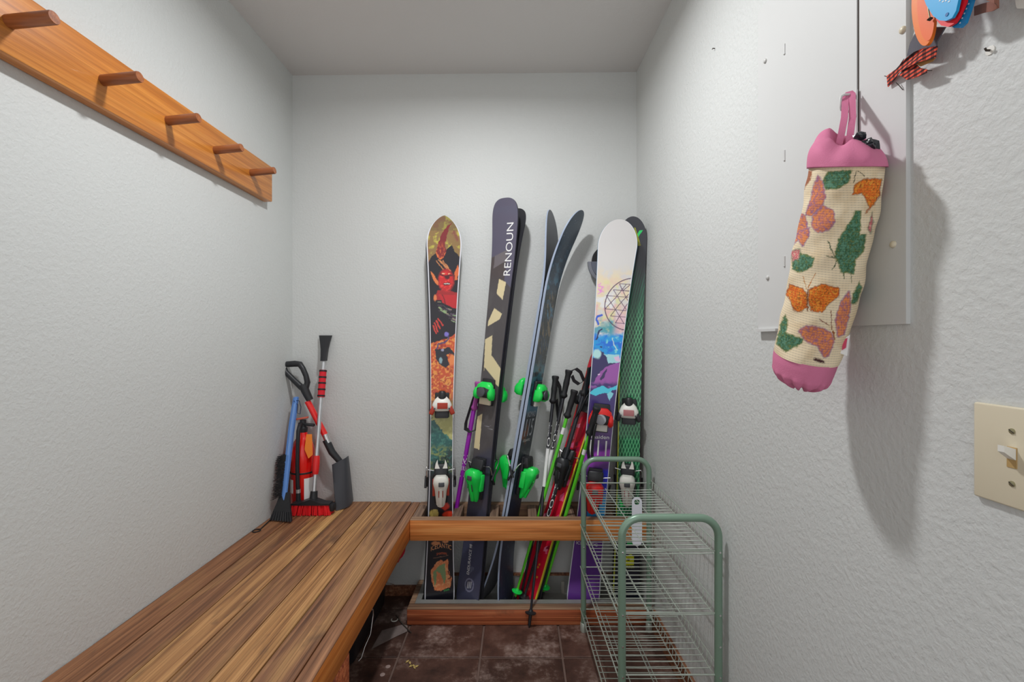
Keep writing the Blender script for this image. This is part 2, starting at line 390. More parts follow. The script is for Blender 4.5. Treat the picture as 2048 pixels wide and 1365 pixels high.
def paint_A(X, Y, s, t):
    X, Y = X + 3*(fbm(X/5, Y/5, 3) - 0.5), Y + 3*(fbm(X/5 + 31, Y/5 + 7, 3) - 0.5)
    p = Paint(X, Y); K = 8.03; o1 = (845, 430); o2 = (845, 590)
    p.base(C(26, 22, 30))
    n = fbm(X/9, Y/9)
    sky = C(132, 104, 62); p.mix(sky, Y < 535); p.mix(C(176, 166, 70), (Y < 535)*sm(0.5, 0.68, n)); p.mix(C(126, 76, 60), (Y < 535)*sm(0.55, 0.7, fbm(X/13 + 9, Y/15)))
    p.mix(C(96, 84, 50), (Y < 462)*0.5)
    p.poly(C(24, 20, 28), [(85,790),(150,660),(215,620),(280,730),(380,560),(470,485),(520,580),(610,700),(610,1500),(60,1500)], o1, K)
    m = p.inpoly([(o1[0]+x/K, o1[1]+y/K) for x, y in [(480,125),(400,180),(320,290),(260,420),(215,590),(230,680),(290,720),(340,690),(390,570),(360,480),(390,330),(430,200)]])
    p.mix(C(118, 30, 34), m); p.mix(C(226, 112, 56), m*sm(480, 512, Y)*sm(0.35, 0.6, fbm(X/4, Y/7)))
    for a, b in (((225,740),(330,880)), ((250,720),(400,870)), ((285,735),(455,900)), ((330,740),(420,850))): p.line(C(196, 128, 78), [a, b], 0.9, o1, K)
    p.poly(C(204, 112, 60), [(130,900),(200,990),(255,1080),(262,1140),(210,1110),(160,1010)], o1, K)
    p.poly(C(204, 100, 52), [(570,800),(510,950),(520,1050),(560,1030),(588,880)], o1, K)
    p.poly(C(150, 30, 32), [(240,1220),(330,1190),(470,1230),(560,1250),(570,1365),(180,1365)], o1, K)
    m = p.ell(C(186, 26, 30), 380, 1050, 118, 170, o1, K); p.mix(C(228, 60, 52), m*sm(0.5, 0.75, fbm(X/4, Y/4)))
    p.ell(C(70, 14, 22), 395, 1000, 42, 36, o1, K); p.line(C(80, 16, 24), [(290,960),(345,985),(470,970)], 1.6, o1, K)
    p.ell(C(250, 180, 140), 335, 945, 20, 11, o1, K); p.ell(C(250, 180, 140), 425, 945, 18, 11, o1, K)
    p.ell(C(70, 10, 18), 390, 1110, 62, 24, o1, K); p.line(C(245, 225, 210), [(355,1106),(435,1108)], 0.8, o1, K)
    p.poly(C(176, 30, 36), [(250,0),(540,0),(560,150),(540,230),(430,180),(330,130)], o2, K); p.line(C(110, 20, 26), [(320,0),(370,150)], 1.2, o2, K)
    p.ell(C(206, 116, 70), 205, 50, 22, 52, o2, K)
    rng = np.random.RandomState(3)
    for i in range(34):
        x = rng.uniform(230, 520); y = 130 + (x - 230)*0.75 + rng.uniform(-40, 110); l = rng.uniform(30, 90)
        p.line([C(132,164,116), C(86,70,88), C(64,48,62), C(160,150,120)][i % 4], [(x, y), (x + l, y + l*rng.uniform(0.2, 0.7))], rng.uniform(0.5, 1.3), o2, K)
    for a, b in (((170,500),(220,620)), ((195,455),(245,590)), ((225,420),(280,545)), ((255,390),(328,490))): p.line(C(196, 58, 48), [a, b], 1.5, o2, K)
    low = p.inpoly([(o2[0]+x/K, o2[1]+y/K) for x, y in [(100,790),(240,745),(430,690),(560,590),(560,1700),(100,1700)]])
    n2 = fbm(X/8 + 3, Y/6 + 2); p.mix(C(192, 78, 40), low); p.mix(C(150, 46, 32), low*sm(0.5, 0.7, n2)); p.mix(C(232, 142, 66), low*sm(0.5, 0.64, fbm(X/4 + 30, Y/4)))
    p.line(C(74, 62, 104), [(385,625),(425,700),(360,770),(260,785),(225,870)], 1.7, o2, K); p.ell(C(120, 110, 190), 385, 630, 34, 34, o2, K)
    p.poly(C(32, 30, 40), [(200,880),(330,865),(420,840),(530,960),(530,1000),(440,940),(380,960),(440,1120),(370,1175),(300,1140),(225,1050)], o2, K)
    p.ell(C(130, 160, 168), 295, 1055, 24, 46, o2, K); p.ell(C(150, 150, 176), 320, 890, 26, 18, o2, K); p.ell(C(226, 128, 70), 470, 1050, 46, 90, o2, K)
    o3 = (840, 750); K3 = 9.1
    for q in ([(380,90),(430,60),(460,30)], [(400,100),(450,90)], [(470,170),(520,200),(560,150)], [(480,60),(600,20)]): p.line(C(240, 160, 84), q, 1.0, o3, K3)
    kh = sm(778, 812, Y); p.mix(C(186, 120, 60), kh*0.7); p.mix(C(158, 156, 90), sm(800, 835, Y + 14*(s - 0.5))); p.mix(C(178, 176, 112), sm(825, 850, Y)*sm(0.45, 0.65, fbm(X/6, Y/8)))
    n4 = fbm(X/3.2, Y/3.2)*60
    lx = (X - 840)*9.1; ly = (Y - 750)*9.1
    edge = np.interp(lx, [200, 270, 340, 440, 560, 640], [790, 850, 950, 1080, 1160, 1230]) + (n4 - 30)*2.4
    fo = (ly > edge).astype(float); p.mix(C(24, 84, 80), fo); p.mix(C(58, 120, 108), fo*sm(0.5, 0.7, fbm(X/5, Y/4)))
    p.mix(C(124, 140, 78), fo*sm(886, 905, Y)*sm(0.42, 0.6, fbm(X/7 + 5, Y/5)))
    p.mix(C(22, 50, 46), fo*sm(0, 1, sm(895, 925, Y + (s - 0.5)*40))*sm(0.35, 0.5, fbm(X/4 + 2, Y/4)))
    p.mix(C(24, 24, 32), sm(938, 962, Y + 8*fbm(X/3, Y/3)))
    p.ell(C(196, 50, 34), 890, 1013, 8, 8); p.ell(C(170, 150, 80), 868, 1028, 9, 8); p.ell(C(212, 60, 36), 897, 1030, 11, 7)
    for i in range(7): p.line(C(196, 176, 104), [(862 + i*2.2, 1036), (868 + i*1.2, 1020)], 0.6)
    o5 = (800, 1000); K5 = 4.875
    p.ell(C(206, 138, 92), 350, 425, 42, 18, o5, K5); p.ell(C(180, 120, 80), 440, 410, 30, 10, o5, K5)
    p.line(C(120, 90, 74), [(325,570),(470,545)], 0.6, o5, K5)
    m = p.poly(C(206, 122, 78), [(300,690),(360,610),(395,580),(425,605),(470,575),(470,680),(505,760),(495,850),(400,890),(340,885),(310,800)], o5, K5)
    p.mix(C(228, 160, 112), m*sm(0.5, 0.7, fbm(X/3, Y/3)))
    p.poly(C(122, 146, 102), [(322,710),(380,645),(440,620),(450,760),(435,820),(395,720),(360,700),(345,860),(328,800)], o5, K5)
    p.line(C(40, 26, 30), [(490,690),(470,700),(480,730),(492,730),(492,765),(470,775)], 1.0, o5, K5)
    p.mix(C(214, 214, 220), (np.abs(s - 0.5) > 0.472)); return p.c

def paint_B(X, Y, s, t):
    p = Paint(X, Y); K = 3.592; o = (820, 380)
    p.base(C(74, 70, 72)); p.mix(C(90, 86, 86), sm(0.45, 0.7, fbm(X/14, Y/30))*0.35)
    p.poly(C(84, 84, 102), [(560,20),(900,20),(830,480),(760,735),(735,715),(676,655),(700,430),(620,472),(560,500)], o, K)
    p.poly(C(104, 101, 106), [(610,475),(700,430),(690,510),(600,565)], o, K)
    cr = C(206, 192, 152)
    for q in ([(640,640),(690,665),(665,790),(622,745)], [(560,950),(605,850),(660,890),(645,930),(560,980)],
              [(540,1075),(592,1045),(585,1190),(615,1240),(610,1280),(660,1335),(655,1420),(640,1420),(530,1315)]): p.poly(cr, q, o, K)
    p.poly(cr, [(560,60),(620,-30),(700,90),(670,200),(640,170)], (830, 720), 4.016)
    p.poly(C(78, 74, 76), [(540,160),(560,60),(640,160),(600,190)], (830, 720), 4.016)
    p.poly(cr, [(470,800),(550,750),(500,1365),(400,1330)], (900, 740), 8.53)
    p.mix(C(62, 62, 76), sm(896, 915, Y + 20*(s - 0.5))); p.mix(C(72, 74, 96), sm(1000, 1100, Y))
    p.line(C(150,150,155), [(975,858),(985,860)], 0.5); p.line(C(140,140,150), [(966,848),(982,852)], 0.4); p.line(C(140,140,150), [(966,851),(978,854)], 0.4); p.line(C(120,120,130), [(962,888),(970,890)], 0.5)
    for i in range(4): p.line(C(116,118,138), [(938+i*3,1133+i),(937+i*3,1150-i*3)], 0.7)
    cx, cy = 938.5, 1171; d = np.hypot((X - cx)/8.2, (Y - cy)/12.5); p.mix(C(124,126,150), (np.abs(d - 1) < 0.13))
    for i in (-1, 0, 1): p.line(C(214,216,226), [(cx + i*3.2 + 0.8, cy - 6), (cx + i*3.2 - 0.8, cy + 6)], 0.7)
    return p.c

def paint_C(X, Y, s, t):
    X, Y = X + 2*(fbm(X/6, Y/6, 3) - 0.5), Y + 2*(fbm(X/6 + 31, Y/6 + 7, 3) - 0.5)
    p = Paint(X, Y); p.base(C(46, 64, 82)); n = fbm(X/5, Y/9)
    p.mix(C(62, 96, 118), sm(0.45, 0.7, n)*sm(470, 540, Y)*(1 - sm(600, 650, Y)))
    p.mix(C(74, 124, 150), sm(0.5, 0.65, fbm(X/8, Y/14))*sm(540, 575, Y)*(1 - sm(620, 660, Y)))
    fo = sm(575, 600, Y)*(1 - sm(735, 765, Y)); p.mix(C(34, 42, 38), fo*sm(0.4, 0.55, fbm(X/3, Y/16)))
    p.mix(C(120, 104, 76), fo*sm(0.58, 0.7, fbm(X/2.2 + 8, Y/18))); p.mix(C(60, 116, 132), sm(715, 745, Y)*(1 - sm(800, 835, Y))*sm(0.35, 0.6, fbm(X/6, Y/7 + 3)))
    p.mix(C(84, 130, 160), sm(795, 808, Y)*(1 - sm(822, 836, Y))*0.8)
    p.mix(C(44, 52, 62), sm(818, 838, Y)); p.mix(C(116, 66, 44), sm(0.5, 0.65, fbm(X/6 + 4, Y/12))*sm(838, 850, Y)*(1 - sm(880, 895, Y))*(s < 0.45))
    p.mix(C(58, 70, 72), sm(0.45, 0.6, fbm(X/5 + 1, Y/5))*sm(890, 900, Y)*(1 - sm(930, 950, Y))); p.mix(C(46, 54, 76), sm(940, 990, Y))
    p.mix(C(110, 120, 135), (fbm(X*1.3, Y*1.3, 2) > 0.86)); p.line(C(150,156,170), [(1030,1094),(1042,1088),(1040,1096)], 0.6)
    return p.c

def paint_D(X, Y, s, t):
    p = Paint(X, Y); p.base(C(200, 18, 48)); rng = np.random.RandomState(5)
    for i in range(46):
        y = rng.uniform(700, 1110); x = np.interp(y, [690, 1200], [1203, 1056]) + rng.uniform(-18, 14); a, b = rng.uniform(3, 9), rng.uniform(4, 13)
        p.poly([C(232,84,128), C(120,14,40), C(226,30,60), C(150,20,60), C(238,120,150)][i % 5], [(x, y), (x + a, y - b*0.4), (x + a*0.8, y + b), (x - a*0.3, y + b*0.8)])
    p.mix(C(120, 16, 32), (Y < 905)*0.25)
    for (x, y) in ((1076,1135),(1074,1155),(1079,1130)): p.ell(C(236,160,50), x, y, 1.6, 2.2)
    p.mix(C(214, 190, 60), s > 0.93); return p.c

def paint_E(X, Y, s, t):
    X_, Y_ = X, Y
    X, Y = X + 4*(fbm(X/7, Y/7, 3) - 0.5), Y + 4*(fbm(X/7 + 31, Y/7 + 7, 3) - 0.5)
    p = Paint(X, Y); K = 8.03; o1 = (1170, 430); o2 = (1160, 590); K2 = 8.03; o3 = (1160, 740); K3 = 8.53
    p.base(C(206, 204, 202)); n = fbm(X/16, Y/16)
    p.mix(C(196, 194, 194), (1 - sm(470, 520, Y))*0.5)
    p.mix(C(240, 206, 176), sm(525, 560, Y)*sm(0.3, 0.6, n)); p.mix(C(236, 182, 176), sm(540, 600, Y)*sm(0.5, 0.7, fbm(X/14 + 5, Y/14))); p.mix(C(214, 214, 150), sm(545, 575, Y)*sm(0.55, 0.7, fbm(X/12 + 2, Y/12 + 7))*0.7)
    p.mix(C(232, 222, 228), sm(575, 600, Y)*sm(0.5, 0.7, fbm(X/12 + 12, Y/12 + 3)))
    for q in ([(205,1140),(290,1150),(250,1210),(300,1245)], [(215,1180),(260,1240),(205,1265)], [(210,1120),(260,1100)]): p.line(C(226,140,206), q, 1.1, o1, K)
    bl = sm(630, 648, Y + 14*(fbm(X/7, Y/7) - 0.5)*2)
    p.mix(C(96, 160, 180), bl*sm(0.35, 0.55, fbm(X/12 + 1, Y/10 + 4))*(1 - sm(0.55, 0.95, s)*(1 - sm(650, 680, Y))))
    p.mix(C(226, 176, 188), sm(0.55, 0.8, s)*sm(600, 640, Y)*(1 - sm(655, 680, Y))*0.8)
    p.line(C(52, 92, 200), [(345,330),(280,345),(262,400),(300,470)], 2.6, o2, K2); p.ell(C(40,150,150), 450, 510, 110, 90, o2, K2, 0.6, 0.6)
    cy = sm(664, 676, Y + 10*(fbm(X/6, Y/6) - 0.5)); p.mix(C(26, 152, 220), cy); p.mix(C(20, 110, 214), cy*sm(0.45, 0.62, fbm(X/11 + 7, Y/8))); p.mix(C(120, 208, 226), cy*sm(0.58, 0.7, fbm(X/9 + 3, Y/9 + 9)))
    p.line(C(30, 30, 80), [(355,560),(300,580),(285,680),(265,710)], 1.6, o2, K2); p.ell(C(30,40,110), 340, 835, 22, 14, o2, K2)
    p.line(C(190, 236, 240), [(520,700),(545,810),(600,890)], 1.0, o2, K2)
    p.poly(C(46, 38, 92), [(150,985),(230,1020),(320,1000),(330,890),(400,950),(440,1010),(450,1090),(640,1090),(640,1700),(120,1700)], o2, K2)
    p.ell(C(176, 226, 226), 275, 950, 68, 74, o2, K2); p.poly(C(160,214,226), [(380,955),(440,960),(640,960),(640,1090),(450,1100),(430,1010)], o2, K2); p.poly(C(226,190,220), [(540,1000),(640,985),(640,1085),(560,1050)], o2, K2)
    p.poly(C(152, 82, 164), [(260,1330),(330,1230),(440,1150),(600,1085),(640,1110),(640,1480),(200,1480)], o2, K2); p.poly(C(50, 36, 88), [(320,1365),(360,1270),(440,1185),(430,1230),(390,1330),(350,1365)], o2, K2)
    p.ell(C(236,190,226), 300, 1275, 22, 12, o2, K2)
    pu = sm(762, 772, Y + 8*(fbm(X/5, Y/5) - 0.5)); p.mix(C(56, 40, 108), pu); p.mix(C(140, 84, 160), pu*sm(0.5, 0.62, fbm(X/14, Y/5))*(1 - sm(772, 780, Y)))
    p.poly(C(70, 196, 226), [(165,400),(230,330),(290,310),(380,265),(480,320),(640,265),(640,340),(560,350),(500,400),(420,400),(330,420),(260,450)], o3, K3)
    p.poly(C(130, 206, 220), [(455,410),(520,370),(570,410),(545,470),(510,525),(475,480)], o3, K3)
    p.mix(C(82, 44, 116), sm(836, 850, Y)); p.mix(C(160, 64, 190), sm(906, 914, Y + 10*s)*(1 - sm(930, 950, Y + 20*s))); p.mix(C(30, 40, 190), sm(936, 946, Y)*(1 - sm(985, 1000, Y))*(s > 0.45)); p.mix(C(52, 150, 214), sm(985, 1000, Y)*(1 - sm(1030, 1045, Y))*(s > 0.35))
    p.mix(C(86, 44, 128), sm(1038, 1050, Y)); p.mix(C(104, 58, 146), sm(1150, 1180, Y))
    # circle with triangles
    X, Y = X_, Y_; p.X, p.Y = X_, Y_
    cx, cyy, rr = 1262, 609, 52; d = np.hypot(X - cx - (Y - cyy)*(-0.1), Y - cyy); ln = C(84, 52, 88)
    p.mix(ln, (1 - sm(0.6, 1.3, np.abs(d - rr)))*(Y < 668))
    k = 10.6
    for q in ([(1239,568),(1262,569),(1245,582),(1239,568)], [(1227,580),(1262,583)], [(1213,592),(1262,595)], [(1210.5,618),(1256,622)], [(1221,632.5),(1252,635)], [(1231,646),(1250,648)],
              [(1213,592),(1231,619.5),(1248,648)], [(1227,580),(1240,602),(1256,624)], [(1239,568),(1252,595),(1262,612)], [(1210.5,618),(1233,594),(1252,570)], [(1221,632.5),(1238,610),(1260,586)], [(1231,646),(1250,615),(1262,598)]):
        p.line(ln, q, 0.75)
    p.mix(C(222, 218, 226), (np.abs(s - 0.5) > 0.476)); return p.c

def paint_F(X, Y, s, t):
    p = Paint(X, Y); p.base(C(44, 45, 52))
    g = sm(520, 700, Y); p.mix(C(14, 92, 58), g*(Y < 1040)); p.mix(C(18, 128, 76), sm(700, 880, Y)*(Y < 1040))
    u = X + 0.12*(Y - 800)
    f1 = np.abs(((u*1.0 + Y*0.30)/6.4) % 1 - 0.5)*2; f2 = np.abs(((u*1.0 - Y*0.46)/6.4) % 1 - 0.5)*2
    amp = sm(590, 660, Y)*(Y < 1040)
    p.mix(C(8, 52, 38), sm(0.0, 0.5, f1)*sm(0.0, 0.5, f2)*amp*0.65)
    p.mix(C(128, 206, 150), (1 - sm(0.05, 0.3, f1))*amp*0.75); p.mix(C(110, 196, 140), (1 - sm(0.05, 0.3, f2))*amp*0.65)
    f3 = np.abs(((X + Y*0.26)/5.0) % 1 - 0.5)*2; p.mix(C(44, 130, 92), (1 - sm(0.08, 0.35, f3))*sm(500, 560, Y + (s - 0.5)*-60)*(1 - amp)*(Y < 700)*0.9)
    p.mix(C(28, 32, 46), sm(1040, 1046, Y)); p.mix(C(24, 180, 84), ((Y > 1075) & (Y < 1090))*(s > 0.5)); p.poly(C(34, 208, 90), [(1240,1002),(1256,1001),(1256,1012),(1241,1014)])
    p.poly(C(200, 206, 30), [(1250,1118),(1254,1112),(1262,1109),(1268,1114),(1268,1131),(1249,1132)]); p.ell(C(24,26,32), 1257, 1120, 3, 2.5); p.mix(C(170, 176, 40), ((Y > 1133) & (Y < 1137) & (s > 0.4) & (s < 0.8)))
    p.poly(C(22, 196, 96), [(1279,461),(1286,460.5),(1276,475),(1273,472)]); p.poly(C(150, 148, 36), [(1268,455),(1271,456),(1282,492),(1276,492)])
    p.mix(C(190, 196, 60), (s < 0.05)*(Y > 700)); return p.c

# ------------------------------------------------------------------ skis
M_topA = paint_mat('printed_topsheet', 0.28, 0.3)
M_side_white = mat('sidewall_white', C(190, 194, 205), 0.35); M_side_blk = mat('sidewall_black', C(46, 46, 54), 0.4)
M_side_blue = mat('sidewall_pale_blue', C(146, 158, 178), 0.4); M_side_yel = mat('sidewall_yellow_green', C(160, 170, 50), 0.4); M_side_teal = mat('sidewall_teal', C(110, 150, 170), 0.4)
M_pbase = mat('ski_base_black', C(40, 40, 44), 0.35); M_gbase = mat('ski_base_grey', C(84, 86, 92), 0.4)
M_txt_w = mat('print_white', C(236, 236, 238, 1.1), 0.5); M_txt_t = mat('print_tan', C(222, 158, 108), 0.5); M_txt_o = mat('print_rust', C(196, 96, 56), 0.5); M_txt_g = mat('print_grey', C(176, 180, 188), 0.5); M_txt_k = mat('print_black', C(24, 24, 26), 0.5); M_txt_green = mat('print_green', C(70, 170, 90), 0.5)

class Ski:
    def __init__(s, label, Bp, Tp, yaw, wtip, wwaist, wtail, paint=None, side=M_side_blk, base=M_pbase, topmat=None, group=None, flip=False,
                 tt=0.9, cap=(2.2, 2.0), rise=0.04, rtail=0.012, nu=44, nv=560, th=0.011, t1=0.82, tail_round=0.03, rear_gap=0.001, t2=0.14, twaist=0.44):
        s.Bp, s.Tp = Bp, Tp
        B, T = P(*Bp), P(*Tp); w = (T - B).normalized(); c = Vector((0, -1, 0)); n = (c - w*c.dot(w)).normalized()
        n = Matrix.Rotation(R(yaw), 3, w) @ n
        if flip: B = B - n*rear_gap; n = -n
        u = w.cross(n); s.L = (T - B).length; L = s.L
        Mx = Matrix(((u.x, w.x, n.x, B.x), (u.y, w.y, n.y, B.y), (u.z, w.z, n.z, B.z), (0, 0, 0, 1)))
        s.root = thing('ski', label, 'ski', group=group, M=Mx); s.M = Mx
        def hw(t):
            t = np.asarray(t, float)
            h = np.where(t > twaist, wwaist + (wtip - wwaist)*(np.clip((t - twaist)/(tt - twaist), 0, 1))**2, wwaist + (wtail - wwaist)*(np.clip((twaist - t)/(twaist - 0.05), 0, 1))**2)/2
            e = np.clip((t - tt)/(1 - tt), 0, 1); h = h*np.clip(1 - e**cap[0], 0, 1)**(1/cap[1])
            e = np.clip((tail_round - t)/tail_round, 0, 1); return np.maximum(h*np.clip(1 - 0.45*e**3, 0, 1), 0.001)
        s.hw = hw
        s.zb = lambda t: rise*np.clip((np.asarray(t, float) - t1)/(1 - t1), 0, 1.2)**2 + rtail*np.clip((t2 - np.asarray(t, float))/t2, 0, 1)**2
        s.th = lambda t: 0.004 + (th - 0.004)*np.sin(np.pi*np.clip(np.asarray(t, float), 0.02, 0.98))**0.7
        # body
        ts = np.concatenate([np.linspace(0, tt, 70)[:-1], 1 - (1 - tt)*(1 - np.linspace(0, 1, 26))**1.6])
        m = MB(); h, zb, zt = hw(ts), s.zb(ts), s.zb(ts) + s.th(ts); rings = []
        vs = []; fs = []; mi = []
        for i in range(len(ts)):
            y = ts[i]*L; vs += [(-h[i], y, zb[i]), (h[i], y, zb[i]), (h[i], y, zt[i]), (-h[i], y, zt[i])]
        for i in range(len(ts) - 1):
            a, b = i*4, i*4 + 4
            for k in range(4):
                k2 = (k + 1) % 4; fs.append((a + k, a + k2, b + k2, b + k)); mi.append(1 if k == 0 else 0)
        fs.append((3, 2, 1, 0)); mi.append(0); e = (len(ts) - 1)*4; fs.append((e, e+1, e+2, e+3)); mi.append(0)
        m.v = [Vector(v) for v in vs]; m.f = fs; m.m = mi
        m.build('ski_body', [side, base], s.root, 40, local=True)
        # topsheet
        if paint is None: nu, nv = 4, 90
        ts = np.concatenate([np.linspace(0, tt, int(nv*0.86))[:-1], 1 - (1 - tt)*(1 - np.linspace(0, 0.9995, int(nv*0.14)))**1.5])
        sv = np.linspace(0, 1, nu + 1); TT, SS = np.meshgrid(ts, sv, indexing='ij')
        hh = hw(ts)[:, None]*0.985
        Vx = (SS*2 - 1)*hh; Vy = TT*L; Vz = (s.zb(ts) + s.th(ts))[:, None] + 0.0005 + 0*SS
        V = np.stack([Vx, Vy, Vz], -1).reshape(-1, 3); nr, nc = TT.shape
        idx = np.arange(nr*nc).reshape(nr, nc); Q = np.stack([idx[:-1, :-1], idx[:-1, 1:], idx[1:, 1:], idx[1:, :-1]], -1).reshape(-1, 4)
        me = bpy.data.meshes.new('topsheet'); me.from_pydata(V.tolist(), [], Q.tolist())
        if paint is not None:
            Mn = np.array(Mx); Vw = V @ Mn[:3, :3].T + Mn[:3, 3]; X, Y = proj(Vw)
            set_col(me, paint(X, Y, SS.ravel(), TT.ravel())); me.materials.append(M_topA)
        else: me.materials.append(topmat or M_pbase)
        me.polygons.foreach_set('use_smooth', [True]*len(me.polygons))
        o = bpy.data.objects.new('topsheet', me); link(o); o.parent = s.root; W[o] = s.M; s.top = o
    def ty(s, py):                                   # picture row -> length along the ski
        return s.L*(s.Bp[1] - py)/(s.Bp[1] - s.Tp[1])
    def z(s, y): t = y/s.L; return float(s.zb(t) + s.th(t))
    def text(s, body, y, x, wd, ht, rot, mt, arc=0.0, name='lettering'):
        vs, fs = TXT[body]; c_, s_ = math.cos(R(rot)), math.sin(R(rot)); out = []
        for a, b in vs:
            px, py = a*wd, b*ht
            if arc: py += arc*(1 - (2*a)**2)
            X = x + px*c_ - py*s_; Y = y + px*s_ + py*c_; out.append((X, Y, s.z(Y) + 0.0011))
        MB().add(out, fs).build(name, mt, s.top, local=True)
    def box(s, name, c, h, mt, parent, bev=0.004, rz=0, rx=0, ry=0, taper=None):
        Mr = (Matrix.Rotation(R(rz), 3, 'Z') @ Matrix.Rotation(R(ry), 3, 'Y') @ Matrix.Rotation(R(rx), 3, 'X'))
        return MB().rbox(c, h, bev, Mr, taper=taper).build(name, mt, parent, 45, local=True)
    def sect(s, y, hx, z0, z1, n=14, p=3.0, x=0):
        zc_, hz = (z0 + z1)/2, (z1 - z0)/2; out = []
        for k in range(n):
            a = 2*math.pi*k/n; ca, sa = math.cos(a), math.sin(a)
            out.append(Vector((x + hx*math.copysign(abs(ca)**(2/p), ca), y, zc_ + hz*math.copysign(abs(sa)**(2/p), sa))))
        return out
    def bind(s, py_toe, py_heel, house, wing, accent, pad, base=M_black, style='marker', k=1.0):
        r = s.root; y = s.ty(py_toe); z = s.z(y) + 0.0008
        toe = s.box('toe_binding', (0, y - 0.008, z + 0.007), (0.031*k, 0.055*k, 0.007), base, r)
        s.box('boot_pad', (0, y - 0.047, z + 0.019), (0.028*k, 0.016, 0.006), pad, toe, 0.003)
        if style == 'marker':
            MB().loft([s.sect(y + dy, hx*k, z + 0.014, z + zt, 16, 2.6) for dy, hx, zt in ((-0.030, 0.034, 0.050), (-0.02, 0.043, 0.058), (0.0, 0.041, 0.058), (0.018, 0.032, 0.05), (0.03, 0.020, 0.038))]).build('toe_housing', house, toe, 45, local=True)
            for q in (-1, 1): s.box('toe_wing', (q*0.040*k, y - 0.027, z + 0.036), (0.010, 0.019, 0.015), wing, toe, 0.005, rz=q*24)
            s.box('toe_badge', (0.002, y - 0.006, z + 0.0585), (0.022, 0.013, 0.0015), accent, toe, 0.001, taper=None)
            MB().lathe([(0.0, 0), (0.017, 0), (0.018, 0.006), (0.016, 0.03), (0.010, 0.036), (0, 0.036)], (0, y + 0.02, z + 0.03), (0, 1, 0), 14).build('spring_cap', base, toe, 40, local=True)
            for q in (-1, 1): MB().lathe([(0, 0), (0.004, 0), (0.004, 0.001), (0, 0.001)], (q*0.031, y - 0.018, z + 0.0585), (0, 0, 1), 8).build('screw', M_dgrey, toe, local=True)
        else:
            MB().loft([s.sect(y + dy, hx*k, z + 0.014, z + zt, 16, 2.4) for dy, hx, zt in ((-0.030, 0.03, 0.046), (-0.015, 0.038, 0.054), (0.005, 0.036, 0.054), (0.02, 0.026, 0.046))]).build('toe_housing', base, toe, 45, local=True)
            MB().loft([s.sect(y + dy, hx*k, z + 0.010, z + zt, 16, 2.4) for dy, hx, zt in ((0.008, 0.041, 0.050), (0.022, 0.038, 0.048), (0.036, 0.022, 0.036))]).build('toe_hood', wing, toe, 45, local=True)
            for q in (-1, 1): MB().loft([s.sect(y + dy, hx, z + 0.012, z + zt, 12, 2.6, x=q*0.036*k) for dy, hx, zt in ((-0.040, 0.006, 0.040), (-0.03, 0.013, 0.052), (-0.008, 0.013, 0.054), (0.010, 0.007, 0.046))]).build('toe_wing', wing, toe, 45, local=True)
            MB().lathe([(0, 0), (0.022, 0), (0.021, 0.005), (0.012, 0.008), (0, 0.008)], (-0.002, y - 0.008, z + 0.052), (0, 0.15, 1), 20).build('toe_badge', accent, toe, 40, local=True)
        y = s.ty(py_heel); z = s.z(y) + 0.0008
        heel = s.box('heel_binding', (0, y - 0.01, z + 0.008), (0.027*k, 0.085*k, 0.008), base, r)
        s.box('brake_pedal', (0, y + 0.052, z + 0.024), (0.030*k, 0.024, 0.014), base, heel, 0.008, rx=-14)
        if style == 'marker':
            for q in (-1, 1): MB().prism([(q*0.006*k, y + 0.060, z + 0.030), (q*0.027*k, y + 0.060, z + 0.030), (q*0.024*k, y + 0.080, z + 0.028), (q*0.016*k, y + 0.098, z + 0.026), (q*0.014*k, y + 0.078, z + 0.028)], (0, 0, 0.008)).build('pedal_prong', M_white, heel, local=True)
        MB().loft([s.sect(y + dy, hx*k, z + 0.014, z + zt, 16, 3.2) for dy, hx, zt in ((0.034, 0.020, 0.072), (0.022, 0.031, 0.080), (0.0, 0.034, 0.078), (-0.03, 0.026, 0.064), (-0.06, 0.023, 0.052), (-0.095, 0.019, 0.036), (-0.108, 0.012, 0.026))]).build('heel_housing', house, heel, 45, local=True)
        s.box('heel_window', (0.002, y + 0.002, z + 0.0795), (0.013, 0.010, 0.0022), M_dgrey, heel, 0.002, taper=(0.7, 0.8))
        s.box('heel_badge', (0, y - 0.043, z + 0.0605), (0.010, 0.017, 0.0012), accent, heel, 0.001, rx=21)
        s.box('heel_lever', (0, y - 0.060, z + 0.050), (0.007, 0.046, 0.008), house, heel, 0.004, rx=19)
        for q in (-1, 1): s.box('heel_arm', (q*0.030*k, y - 0.022, z + 0.026), (0.006, 0.036, 0.012), wing, heel, 0.004)
        yb = y + 0.045
        for q in (-1, 1):
            h = float(s.hw(yb/s.L)) + 0.010
            br = MB().tube([(q*0.02, yb, z + 0.016), (q*(h - 0.004), yb + 0.008, z + 0.018), (q*h, yb, z + 0.012), (q*h, yb - 0.035, z - 0.006)], 0.0024, 6).build('brake_arm', M_chrome, heel, 60, local=True)
            br2 = MB().tube([(q*h, yb - 0.030, z - 0.003), (q*h, yb - 0.075, z - 0.026)], [0.0042, 0.0055], 6).build('brake_tip', M_black, heel, 60, local=True)
        return toe, heel

PAIRS = 'pairs of skis standing in the wooden ski rack'
